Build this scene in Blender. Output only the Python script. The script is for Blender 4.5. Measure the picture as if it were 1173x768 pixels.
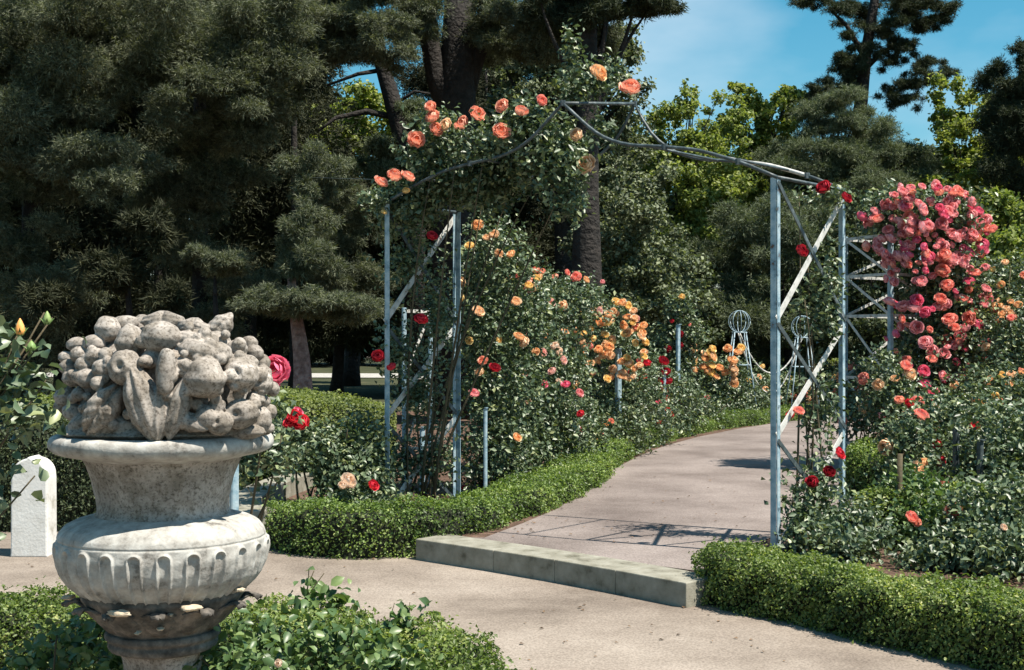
import bpy, math, random
import numpy as np
from math import radians, sin, cos, pi, sqrt
from mathutils import Vector, Matrix, Euler

for o in list(bpy.data.objects): bpy.data.objects.remove(o)
S = bpy.context.scene
C = S.collection
rng = np.random.default_rng(7)
random.seed(7)

# ------------------------------------------------------------------ camera, sky, sun, exposure
F = 1500.0; PW, PH = 1173.0, 768.0; CAMZ = 1.53; HZ = 384.0
UP = 0.13                       # level of the rose garden above the near path
cam = bpy.data.cameras.new('camera'); cam_o = bpy.data.objects.new('camera', cam); C.objects.link(cam_o)
cam_o.location = (0, 0, CAMZ); cam_o.rotation_euler = (radians(90), 0, 0)
cam.sensor_width = 36; cam.lens = 36 * F / PW; cam.clip_start = 0.05; cam.clip_end = 2000
S.camera = cam_o

SUN_EL = radians(61); SUN_H = Vector((0.89, -0.45)).normalized()
sd = Vector((SUN_H.x * cos(SUN_EL), SUN_H.y * cos(SUN_EL), sin(SUN_EL)))
w = bpy.data.worlds.new('World'); S.world = w; w.use_nodes = True
nt = w.node_tree; nt.nodes.clear()
def wn(t): return nt.nodes.new(t)
out = wn('ShaderNodeOutputWorld'); bg = wn('ShaderNodeBackground'); sky = wn('ShaderNodeTexSky')
sky.sky_type = 'NISHITA'; sky.sun_disc = False; sky.sun_elevation = SUN_EL
sky.sun_rotation = math.atan2(SUN_H.x, SUN_H.y)
sky.air_density = 1.0; sky.dust_density = 0.6; sky.ozone_density = 2.2
tc = wn('ShaderNodeTexCoord'); mp = wn('ShaderNodeMapping'); mp.inputs['Scale'].default_value = (1, 1, 2.2)
nz = wn('ShaderNodeTexNoise'); nz.inputs['Scale'].default_value = 2.6; nz.inputs['Detail'].default_value = 6; nz.inputs['Roughness'].default_value = .5
cr = wn('ShaderNodeValToRGB'); cr.color_ramp.elements[0].position = .50; cr.color_ramp.elements[1].position = .85
cr.color_ramp.elements[1].color = (.75, .75, .75, 1)
mx = wn('ShaderNodeMixRGB'); mx.inputs[2].default_value = (7.2, 7.8, 8.4, 1)
hs = wn('ShaderNodeHueSaturation'); hs.inputs['Hue'].default_value = .470; hs.inputs['Saturation'].default_value = 1.42; hs.inputs['Value'].default_value = 1.0
nt.links.new(tc.outputs['Generated'], mp.inputs[0]); nt.links.new(mp.outputs[0], nz.inputs['Vector'])
vd = wn('ShaderNodeVectorMath'); vd.operation = 'DISTANCE'; vd.inputs[1].default_value = (.115, .975, .20); nt.links.new(tc.outputs['Generated'], vd.inputs[0])
mr = wn('ShaderNodeMapRange'); mr.inputs['From Min'].default_value = .02; mr.inputs['From Max'].default_value = .14; mr.inputs['To Min'].default_value = .145; mr.inputs['To Max'].default_value = 0; mr.interpolation_type = 'SMOOTHERSTEP'
nt.links.new(vd.outputs['Value'], mr.inputs['Value'])
ad = wn('ShaderNodeMath'); ad.operation = 'ADD'; nt.links.new(nz.outputs['Fac'], ad.inputs[0]); nt.links.new(mr.outputs[0], ad.inputs[1])
nt.links.new(ad.outputs[0], cr.inputs[0]); nt.links.new(cr.outputs[0], mx.inputs[0])
nt.links.new(sky.outputs[0], hs.inputs['Color']); nt.links.new(hs.outputs[0], mx.inputs[1])
nt.links.new(mx.outputs[0], bg.inputs[0]); bg.inputs[1].default_value = .068; nt.links.new(bg.outputs[0], out.inputs[0])
sl = bpy.data.lights.new('sun', 'SUN'); sl.energy = 4.8; sl.angle = radians(.5); sl.color = (1, .93, .82)
so = bpy.data.objects.new('sun', sl); C.objects.link(so); so.rotation_euler = sd.to_track_quat('Z', 'Y').to_euler()
S.view_settings.view_transform = 'Standard'; S.view_settings.look = 'None'
S.view_settings.exposure = 1.0; S.view_settings.gamma = 1

# ------------------------------------------------------------------ helpers
def P(px, py, Y): return Vector(((px - PW / 2) / F * Y, Y, CAMZ - (py - HZ) / F * Y))
def G(px, py, z=UP):
    Y = (CAMZ - z) * F / (py - HZ); return Vector(((px - PW / 2) / F * Y, Y, z))

def mat(name): 
    m = bpy.data.materials.new(name); m.use_nodes = True
    n = m.node_tree.nodes; return m, n, m.node_tree.links, n['Principled BSDF'], n['Material Output']
def noise_mat(name, stops, scale=5, detail=6, rough=.85, bump=.3, bscale=None, spec=.3, rough_noise=.6, metallic=0, dist=.02):
    m, n, l, b, o = mat(name)
    t = n.new('ShaderNodeTexCoord'); z = n.new('ShaderNodeTexNoise')
    z.inputs['Scale'].default_value = scale; z.inputs['Detail'].default_value = detail; z.inputs['Roughness'].default_value = rough_noise
    l.new(t.outputs['Object'], z.inputs['Vector'])
    r = n.new('ShaderNodeValToRGB'); e = r.color_ramp.elements
    e[0].position, e[0].color = stops[0][0], (*stops[0][1], 1); e[1].position, e[1].color = stops[-1][0], (*stops[-1][1], 1)
    for p_, c_ in stops[1:-1]:
        q = e.new(p_); q.color = (*c_, 1)
    l.new(z.outputs['Fac'], r.inputs[0]); l.new(r.outputs[0], b.inputs['Base Color'])
    b.inputs['Roughness'].default_value = rough; b.inputs['Specular IOR Level'].default_value = spec; b.inputs['Metallic'].default_value = metallic
    if bump:
        z2 = n.new('ShaderNodeTexNoise'); z2.inputs['Scale'].default_value = bscale or scale * 4; z2.inputs['Detail'].default_value = 5
        l.new(t.outputs['Object'], z2.inputs['Vector'])
        bp = n.new('ShaderNodeBump'); bp.inputs['Strength'].default_value = bump; bp.inputs['Distance'].default_value = dist
        l.new(z2.outputs['Fac'], bp.inputs['Height']); l.new(bp.outputs[0], b.inputs['Normal'])
    return m
def leaf_mat(name, stops, rough=.45, trans=.25, spec=.4, patch=None):
    """leaf colour varies leaf by leaf through the 'rnd' attribute"""
    m, n, l, b, o = mat(name)
    a = n.new('ShaderNodeAttribute'); a.attribute_name = 'rnd'
    r = n.new('ShaderNodeValToRGB'); e = r.color_ramp.elements
    e[0].position, e[0].color = stops[0][0], (*stops[0][1], 1); e[1].position, e[1].color = stops[-1][0], (*stops[-1][1], 1)
    for p_, c_ in stops[1:-1]:
        q = e.new(p_); q.color = (*c_, 1)
    l.new(a.outputs['Fac'], r.inputs[0]); l.new(r.outputs[0], b.inputs['Base Color'])
    b.inputs['Roughness'].default_value = rough; b.inputs['Specular IOR Level'].default_value = spec
    if trans:
        tr = n.new('ShaderNodeBsdfTranslucent'); mxs = n.new('ShaderNodeMixShader'); mxs.inputs[0].default_value = trans
        g = n.new('ShaderNodeMixRGB'); g.blend_type = 'MULTIPLY'; g.inputs[0].default_value = 1; g.inputs[2].default_value = (1.4, 1.5, .6, 1) 
        l.new(r.outputs[0], g.inputs[1]); l.new(g.outputs[0], tr.inputs[0])
        l.new(b.outputs[0], mxs.inputs[1]); l.new(tr.outputs[0], mxs.inputs[2]); l.new(mxs.outputs[0], o.inputs[0])
    return m

M = {}
M['rose_leaf'] = leaf_mat('rose_leaf', [(0, (.028, .050, .024)), (.5, (.09, .132, .07)), (.85, (.165, .21, .125)), (1, (.26, .29, .13))], rough=.42, trans=.15, spec=.5)
M['rose_leaf_fresh'] = leaf_mat('rose_leaf_fresh', [(0, (.035, .07, .025)), (.5, (.08, .14, .05)), (1, (.18, .25, .09))], rough=.4, trans=.25, spec=.5)
M['box_leaf'] = leaf_mat('box_leaf', [(0, (.03, .055, .014)), (.5, (.115, .18, .045)), (.85, (.21, .29, .08)), (1, (.34, .40, .14))], rough=.45, trans=0.35)
M['box_leaf_b'] = leaf_mat('box_leaf_b', [(0, (.03, .055, .014)), (.5, (.13, .185, .05)), (.85, (.23, .29, .085)), (1, (.38, .40, .14))], rough=.45, trans=0.35)
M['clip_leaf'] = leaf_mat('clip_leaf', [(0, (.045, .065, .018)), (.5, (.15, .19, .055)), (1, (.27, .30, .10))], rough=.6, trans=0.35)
M['twig'] = noise_mat('twig', [(.3, (.007, .010, .004)), (.7, (.018, .022, .010))], 20, bump=.5)
M['cane'] = noise_mat('cane', [(.3, (.05, .045, .025)), (.7, (.11, .085, .05))], 15, bump=.3)
M['cedar'] = leaf_mat('cedar', [(0, (.026, .033, .022)), (.5, (.095, .11, .07)), (1, (.23, .245, .155))], rough=.7, trans=0.25, spec=.25)
M['cypress'] = leaf_mat('cypress', [(0, (.018, .022, .012)), (.6, (.035, .04, .02)), (1, (.06, .062, .03))], rough=.75, trans=.08, spec=.2)  # near-black foliage: deep shade of the wood put into the colour
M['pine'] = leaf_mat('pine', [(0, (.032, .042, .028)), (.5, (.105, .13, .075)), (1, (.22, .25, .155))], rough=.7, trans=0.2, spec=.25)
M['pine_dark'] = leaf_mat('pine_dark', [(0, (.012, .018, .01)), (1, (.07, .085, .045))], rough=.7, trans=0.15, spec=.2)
M['lime'] = leaf_mat('lime', [(0, (.07, .10, .022)), (.5, (.18, .22, .055)), (1, (.36, .38, .12))], rough=.55, trans=0.4, spec=.3)
M['lime_b'] = leaf_mat('lime_b', [(0, (.065, .10, .026)), (.5, (.17, .215, .06)), (1, (.32, .35, .12))], rough=.55, trans=0.35, spec=.3)
M['sage'] = leaf_mat('sage', [(0, (.04, .055, .032)), (.5, (.12, .145, .085)), (1, (.25, .28, .165))], rough=.6, trans=0.2, spec=.3)
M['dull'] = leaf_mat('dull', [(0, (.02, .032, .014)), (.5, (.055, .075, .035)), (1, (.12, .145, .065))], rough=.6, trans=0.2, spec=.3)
M['bark'] = noise_mat('bark', [(.3, (.010, .009, .008)), (.7, (.036, .030, .026))], 9, bump=.9, bscale=16, dist=.06)
M['bark_pink'] = noise_mat('bark_pink', [(.3, (.12, .07, .06)), (.5, (.26, .17, .15)), (.7, (.38, .28, .25))], 14, bump=.8, bscale=25, dist=.04)
M['metal'] = noise_mat('metal', [(.31, (.10, .045, .02)), (.36, (.12, .19, .235)), (.46, (.22, .33, .39)), (.62, (.36, .45, .49))], 14, rough=.5, bump=.12, bscale=60, spec=.5)
M['metal_white'] = noise_mat('metal_white', [(.31, (.14, .06, .03)), (.36, (.34, .33, .30)), (.46, (.48, .48, .45)), (.6, (.58, .57, .54))], 18, rough=.5, bump=.1, bscale=60, spec=.5)
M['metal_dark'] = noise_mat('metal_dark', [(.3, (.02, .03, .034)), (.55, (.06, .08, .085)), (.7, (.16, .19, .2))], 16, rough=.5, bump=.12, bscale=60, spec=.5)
M['white_paint'] = noise_mat('white_paint', [(.28, (.36, .34, .29)), (.42, (.58, .57, .54)), (.7, (.68, .68, .66))], 7, rough=.8, bump=.15, bscale=50)
M['kerb'] = noise_mat('kerb', [(.3, (.10, .095, .07)), (.42, (.20, .19, .15)), (.58, (.26, .25, .205)), (.75, (.32, .31, .26))], 9, rough=.9, bump=.4, bscale=90, dist=.006)
M['soil'] = noise_mat('soil', [(.3, (.05, .032, .022)), (.5, (.10, .06, .042)), (.7, (.17, .11, .08))], 14, rough=.95, bump=.8, bscale=35, dist=.04)
M['turf'] = noise_mat('turf', [(.3, (.02, .028, .012)), (.55, (.045, .05, .022)), (.75, (.08, .075, .04))], 1.2, rough=.95, bump=.8, bscale=12, dist=.05)

def path_mat(name, a, b_, c_, seed):
    m, n, l, b, o = mat(name)
    t = n.new('ShaderNodeTexCoord'); mp = n.new('ShaderNodeMapping'); mp.inputs['Location'].default_value = (seed, seed * 2, 0); l.new(t.outputs['Object'], mp.inputs[0])
    z = n.new('ShaderNodeTexNoise'); z.inputs['Scale'].default_value = .9; z.inputs['Detail'].default_value = 9; z.inputs['Roughness'].default_value = .62; l.new(mp.outputs[0], z.inputs['Vector'])
    r = n.new('ShaderNodeValToRGB'); e = r.color_ramp.elements; e[0].position, e[0].color = .34, (*[v * .86 for v in a], 1); e[1].position, e[1].color = .66, (*[v * 1.06 for v in c_], 1); q = e.new(.5); q.color = (*b_, 1)
    l.new(z.outputs['Fac'], r.inputs[0])
    f = n.new('ShaderNodeTexNoise'); f.inputs['Scale'].default_value = 85; f.inputs['Detail'].default_value = 3; l.new(mp.outputs[0], f.inputs['Vector'])
    r2 = n.new('ShaderNodeValToRGB'); r2.color_ramp.elements[0].position = .33; r2.color_ramp.elements[0].color = (.62, .6, .58, 1); r2.color_ramp.elements[1].position = .62; r2.color_ramp.elements[1].color = (1.08, 1.06, 1.04, 1)
    l.new(f.outputs['Fac'], r2.inputs[0])
    mm = n.new('ShaderNodeMixRGB'); mm.blend_type = 'MULTIPLY'; mm.inputs[0].default_value = .8; l.new(r.outputs[0], mm.inputs[1]); l.new(r2.outputs[0], mm.inputs[2])
    l.new(mm.outputs[0], b.inputs['Base Color']); b.inputs['Roughness'].default_value = .95; b.inputs['Specular IOR Level'].default_value = .15
    bp = n.new('ShaderNodeBump'); bp.inputs['Strength'].default_value = .45; bp.inputs['Distance'].default_value = .008; l.new(f.outputs['Fac'], bp.inputs['Height']); l.new(bp.outputs[0], b.inputs['Normal'])
    return m
M['path_up'] = path_mat('path_up', (.165, .138, .128), (.21, .18, .168), (.255, .222, .208), 3)
M['path_low'] = path_mat('path_low', (.19, .158, .132), (.25, .213, .180), (.31, .27, .232), 11)

def stone_mat():
    m, n, l, b, o = mat('urn_stone')
    t = n.new('ShaderNodeTexCoord')
    def nz(s, d=6, r=.6):
        z = n.new('ShaderNodeTexNoise'); z.inputs['Scale'].default_value = s; z.inputs['Detail'].default_value = d; z.inputs['Roughness'].default_value = r
        l.new(t.outputs['Object'], z.inputs['Vector']); return z.outputs['Fac']
    def ramp(src, st):
        r = n.new('ShaderNodeValToRGB'); e = r.color_ramp.elements
        e[0].position, e[0].color = st[0][0], (*st[0][1], 1); e[1].position, e[1].color = st[-1][0], (*st[-1][1], 1)
        for p_, c_ in st[1:-1]:
            q = e.new(p_); q.color = (*c_, 1)
        l.new(src, r.inputs[0]); return r.outputs[0]
    base = ramp(nz(6), [(.3, (.20, .178, .158)), (.5, (.35, .318, .288)), (.7, (.47, .43, .395))])
    spots = ramp(nz(95, 4, .7), [(.36, (.22, .2, .17)), (.5, (.95, .93, .9)), (.7, (1.1, 1.1, 1.08))])
    lich = ramp(nz(13, 5, .7), [(.42, (.45, .42, .36)), (.56, (1, 1, 1))])
    mm = n.new('ShaderNodeMixRGB'); mm.blend_type = 'MULTIPLY'; mm.inputs[0].default_value = .75; l.new(base, mm.inputs[1]); l.new(spots, mm.inputs[2])
    m2 = n.new('ShaderNodeMixRGB'); m2.blend_type = 'MULTIPLY'; m2.inputs[0].default_value = .6; l.new(mm.outputs[0], m2.inputs[1]); l.new(lich, m2.inputs[2])
    l.new(m2.outputs[0], b.inputs['Base Color']); b.inputs['Roughness'].default_value = .92; b.inputs['Specular IOR Level'].default_value = .2
    bp = n.new('ShaderNodeBump'); bp.inputs['Strength'].default_value = .5; bp.inputs['Distance'].default_value = .006; l.new(nz(60, 6, .7), bp.inputs['Height']); l.new(bp.outputs[0], b.inputs['Normal'])
    return m
M['stone'] = stone_mat()
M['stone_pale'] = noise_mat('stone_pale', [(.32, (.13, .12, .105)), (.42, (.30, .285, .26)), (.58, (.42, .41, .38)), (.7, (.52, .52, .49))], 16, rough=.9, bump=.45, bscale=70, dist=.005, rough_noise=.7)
M['stone_shaded'] = noise_mat('stone_shaded', [(.32, (.035, .032, .028)), (.5, (.10, .09, .078)), (.7, (.22, .19, .16))], 16, rough=.95, bump=.6, bscale=60, dist=.006, rough_noise=.7)  # darkened urn stone: shade below the bowl is in the colour
M['stone_tip_lit'] = noise_mat('stone_tip_lit', [(.3, (.42, .34, .24)), (.7, (.6, .5, .38))], 30, rough=.9, bump=.3, bscale=70)  # cream tone paints the light caught by the curled leaf tips

# fast mesh from numpy
def mk_mesh(name, V, Fc, m, rnd=None, smooth=False):
    me = bpy.data.meshes.new(name)
    V = np.asarray(V, dtype=np.float32); Fc = np.asarray(Fc, dtype=np.int32); k = Fc.shape[1]
    me.vertices.add(len(V)); me.vertices.foreach_set('co', V.ravel())
    me.loops.add(Fc.size); me.loops.foreach_set('vertex_index', Fc.ravel())
    me.polygons.add(len(Fc)); me.polygons.foreach_set('loop_start', np.arange(0, Fc.size, k, dtype=np.int32))
    me.polygons.foreach_set('loop_total', np.full(len(Fc), k, dtype=np.int32))
    if smooth: me.polygons.foreach_set('use_smooth', np.ones(len(Fc), dtype=bool))
    if rnd is not None:
        a = me.attributes.new('rnd', 'FLOAT', 'POINT'); a.data.foreach_set('value', np.asarray(rnd, dtype=np.float32))
    me.update(calc_edges=True)
    for mm in (m if isinstance(m, (list, tuple)) else [m]): me.materials.append(mm)
    return me
def obj(name, me, parent=None, loc=None):
    o = bpy.data.objects.new(name, me); C.objects.link(o)
    if parent is not None: o.parent = parent
    if loc is not None: o.location = loc
    return o
def tag(o, label, cat, group=None, kind=None):
    if label: o['label'] = label
    if cat: o['category'] = cat
    if group: o['group'] = group
    if kind: o['kind'] = kind
    return o
def thing(name, label, cat, loc, group=None):
    o = bpy.data.objects.new(name, None); C.objects.link(o); o.location = loc; o.empty_display_size = .2
    return tag(o, label, cat, group)

class MB:
    """collects polygons of any size"""
    def __init__(s): s.v = []; s.f = []; s.mi = []
    def add(s, vs, fs, mi=0):
        b = len(s.v); s.v += [tuple(v) for v in vs]; s.f += [tuple(i + b for i in f) for f in fs]; s.mi += [mi] * len(fs); return s
    def box(s, c, sz, rot=None, mi=0):
        c = Vector(c); h = Vector(sz) / 2; R = rot or Matrix.Identity(3)
        vs = [c + R @ Vector((x * h.x, y * h.y, z * h.z)) for x in (-1, 1) for y in (-1, 1) for z in (-1, 1)]
        return s.add(vs, [(0, 1, 3, 2), (4, 6, 7, 5), (0, 4, 5, 1), (2, 3, 7, 6), (0, 2, 6, 4), (1, 5, 7, 3)], mi)
    def bar(s, a, b, wd, th, side=None, mi=0):
        a, b = Vector(a), Vector(b); z = (b - a).normalized()
        sdv = Vector(side) if side is not None else (Vector((0, 0, 1)) if abs(z.z) < .9 else Vector((1, 0, 0)))
        x = (sdv - z * sdv.dot(z)).normalized(); y = z.cross(x)
        R = Matrix((x, y, z)).transposed()
        return s.box((a + b) / 2, (wd, th, (b - a).length), R, mi)
    def tube(s, pts, rad, n=8, mi=0, cap=True):
        pts = [Vector(p) for p in pts]; m_ = len(pts); rr = rad if isinstance(rad, (list, tuple)) else [rad] * m_
        vs = []; up = None
        for i, p in enumerate(pts):
            t = (pts[min(i + 1, m_ - 1)] - pts[max(i - 1, 0)]).normalized()
            if up is None: up = Vector((0, 0, 1)) if abs(t.z) < .9 else Vector((1, 0, 0))
            x = (up - t * up.dot(t)).normalized(); up = x; y = t.cross(x)
            for k in range(n):
                a = 2 * pi * k / n; vs.append(p + (x * cos(a) + y * sin(a)) * rr[i])
        fs = [(i * n + k, i * n + (k + 1) % n, (i + 1) * n + (k + 1) % n, (i + 1) * n + k) for i in range(m_ - 1) for k in range(n)]
        if cap: fs += [tuple(reversed(range(n))), tuple((m_ - 1) * n + k for k in range(n))]
        return s.add(vs, fs, mi)
    def build(s, name, m, parent=None, origin=None, smooth=False, bevel=0):
        me = bpy.data.meshes.new(name)
        if origin is not None:
            o_ = Vector(origin); vs = [tuple(Vector(v) - o_) for v in s.v]
        else: vs = s.v
        me.from_pydata(vs, [], s.f); me.update()
        for mm in (m if isinstance(m, (list, tuple)) else [m]): me.materials.append(mm)
        me.polygons.foreach_set('material_index', s.mi)
        if smooth: me.polygons.foreach_set('use_smooth', [True] * len(me.polygons))
        o = obj(name, me, parent)
        if bevel:
            bv = o.modifiers.new('bevel', 'BEVEL'); bv.width = bevel; bv.segments = 2; bv.limit_method = 'ANGLE'
        return o

# ---- leaf clouds
def unit(a): return a / np.maximum(np.linalg.norm(a, axis=1, keepdims=True), 1e-9)
def leaves(Pt, N, size, wr=.6, fold=.16, hi=False, bias_t=None, rnd=None):
    n = len(Pt); N = unit(N); T = rng.normal(size=(n, 3))
    if bias_t is not None: T = T * .6 + np.asarray(bias_t)
    T = unit(T - N * np.sum(T * N, 1, keepdims=True)); B = np.cross(N, T)
    L = (np.asarray(size) * rng.uniform(.6, 1.3, n))[:, None]; W = L * wr
    r = rng.random(n) if rnd is None else rnd
    if not hi:
        V = np.stack([Pt - T * L * .5, Pt + B * W * .5 + N * L * fold, Pt + T * L * .5 - N * L * .08, Pt - B * W * .5 + N * L * fold], 1)
        base = np.arange(n)[:, None] * 4
        Fc = np.concatenate([base + [0, 1, 2], base + [0, 2, 3]], 0)
        return V.reshape(-1, 3), Fc, np.repeat(r, 4)
    ts = [(-.5, 0, 0), (-.25, .38, .1), (.12, .42, .1), (.5, 0, -.14), (.12, -.42, .1), (-.25, -.38, .1), (-.22, 0, .0), (.14, 0, -.02)]
    V = np.stack([Pt + T * L * a + B * L * wr * 1.15 * b + N * L * c * 1.2 for a, b, c in ts], 1)
    base = np.arange(n)[:, None] * 8
    tri = [(0, 6, 1), (1, 6, 7), (1, 7, 2), (2, 7, 3), (0, 5, 6), (5, 4, 7), (5, 7, 6), (4, 3, 7)]
    Fc = np.concatenate([base + list(t) for t in tri], 0)
    return V.reshape(-1, 3), Fc, np.repeat(r, 8)
def needles(Pt, D, length, width, k=8, spread=.55):
    n = len(Pt); P2 = np.repeat(Pt, k, 0); D2 = unit(np.repeat(unit(D), k, 0) + rng.normal(size=(n * k, 3)) * spread)
    m_ = n * k; X = unit(np.cross(D2, rng.normal(size=(m_, 3)))); L = (length * rng.uniform(.5, 1.2, m_))[:, None]
    P2 = P2 + rng.normal(size=P2.shape) * length * .25
    V = np.stack([P2 - X * width * .5, P2 + X * width * .5, P2 + D2 * L], 1)
    r = np.clip(np.repeat(rng.random(n), k) * .7 + rng.random(m_) * .3, 0, 1)
    return V.reshape(-1, 3), np.arange(m_ * 3).reshape(-1, 3), np.repeat(r, 3)
def sample_blobs(blobs, n, thick=.22, lump=.22):
    """points in the outer layers of a list of ellipsoids (centre, radii)"""
    cs = np.array([list(b[0]) for b in blobs], float); rs = np.array([list(b[1]) for b in blobs], float)
    wgt = (rs[:, 0] * rs[:, 1] + rs[:, 1] * rs[:, 2] + rs[:, 0] * rs[:, 2]); wgt /= wgt.sum()
    idx = rng.choice(len(blobs), n, p=wgt); D = unit(rng.normal(size=(n, 3)))
    ph = rng.uniform(0, 6, (len(blobs), 3)); q = D * 3.7 + ph[idx]
    lm = 1 + lump * (np.sin(q[:, 0] * 1.7) * np.sin(q[:, 1] * 2.1) + .5 * np.sin(q[:, 2] * 3.9 + q[:, 0]))
    rad = (1 - np.abs(rng.normal(size=n)) * thick) * lm
    rad = np.clip(rad, .05, 1.6)
    return cs[idx] + D * rs[idx] * rad[:, None], D
def join_clouds(cl):
    V = []; Fc = []; R = []; b = 0
    for v, f, r in cl:
        V.append(v); Fc.append(f + b); R.append(r); b += len(v)
    return np.concatenate(V), np.concatenate(Fc), np.concatenate(R)

# ------------------------------------------------------------------ ground and paths (setting)
def sheet(name, pts, z, m, skirt=0):
    b = MB(); n = len(pts)
    if skirt:
        b.add([(x, y, z) for x, y in pts] + [(x, y, z - skirt) for x, y in pts], [tuple(range(n))] + [(i, i + n, (i + 1) % n + n, (i + 1) % n) for i in range(n)])
    else: b.add([(x, y, z) for x, y in pts], [tuple(range(n))])
    o = b.build(name, m); o['kind'] = 'structure'
    return o
sheet('ground', [(-500, -60), (500, -60), (500, 900), (-500, 900)], 0, M['turf'])
up_edge = [(-1.62, 9.3), (-.66, 9.22), (-.6, 9.1), (1.02, 7.72), (1.38, 7.46), (2.2, 6.42), (3.1, 5.35), (4.6, 4.65), (6, 4.2), (400, 3), (400, 800), (-400, 800), (-400, 13), (-3.2, 12.9), (-2.45, 12.4), (-2.0, 11.6), (-1.99, 10.7), (-1.85, 9.75)]
sheet('rose_bed_soil', up_edge, UP, M['soil'], skirt=.14)
sheet('park_lawn', [(-380, 24), (380, 24), (380, 780), (-380, 780)], UP + .004, M['turf'])
low = [(-14, 1.2), (7.5, 1.2), (6.2, 4.1), (4.6, 4.6), (3.12, 5.32), (2.22, 6.38), (1.34, 7.46), (.9, 7.7), (-.6, 9.05), (-1.6, 9.25), (-2.0, 10.0), (-2.2, 11.4), (-2.9, 10.9), (-14, 9.9)]
sheet('lower_path', low, .004, M['path_low'])
le = [G(555, 617), G(600, 600), G(640, 583), G(672, 560), G(700, 540), G(730, 524), G(760, 512), G(800, 501), G(850, 491), G(890, 485), G(935, 479), G(1000, 472)]
re = [G(1100, 474), G(1040, 484), G(1005, 494), G(985, 512), G(975, 530), G(968, 552), G(1000, 570), G(1010, 592), G(930, 602), G(880, 618), G(835, 640), (1.12, 7.72, 0)]
step_a, step_b = Vector((-.70, 9.10)), Vector((1.04, 7.66))
sheet('upper_path', [(-.5, 9.02)] + [(p[0], p[1]) for p in le] + [(p[0], p[1]) for p in re], UP + .006, M['path_up'])
sheet('distant_path', [(-30, 44), (-2, 42), (-2, 46.5), (-30, 49)], UP + .03, M['stone_pale'])
sheet('far_clearing', [(-60, 82), (-4, 78), (-4, 92), (-60, 96)], UP + .03, M['path_low'])

# step: concrete slab in pieces with joints (curved line slightly)
def slab_line(name, label, pts, width, top, bot, m, cat, piece=1.0, inward=1):
    """row of kerb stones along pts"""
    root = thing(name, label, cat, (pts[0][0], pts[0][1], bot))
    for i in range(len(pts) - 1):
        a, b = Vector(pts[i]), Vector(pts[i + 1]); d = (b - a).normalized(); nrm = Vector((-d.y, d.x)) * inward
        g = .0006; a2, b2 = a + d * g, b - d * g
        zz = [bot, top]; q = [a2, b2, b2 + nrm * width, a2 + nrm * width]
        vs = [(p.x, p.y, z) for z in zz for p in q]
        mb = MB().add(vs, [(0, 3, 2, 1), (4, 5, 6, 7), (0, 1, 5, 4), (1, 2, 6, 5), (2, 3, 7, 6), (3, 0, 4, 7)])
        mb.build('kerb_stone', m, root, root.location, bevel=.006)
    return root
sf = [G(476, 620), G(565, 633), G(635, 644), G(705, 656), G(786, 671)]
slab_line('garden_step', 'long pale concrete step between the sandy lower path and the rose garden path', [(p.x, p.y) for p in sf], .30, UP + .015, -.05, M['kerb'], 'step')
slab_line('bed_kerb', 'curved weathered stone kerb of the rose bed, right behind the stone urn', [(-1.70, 9.45), (-1.84, 9.7), (-1.94, 10.1), (-1.97, 10.8), (-1.9, 11.5), (-1.8, 12.2)], .26, .27, -.03, M['kerb'], 'kerb', inward=1)

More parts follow.
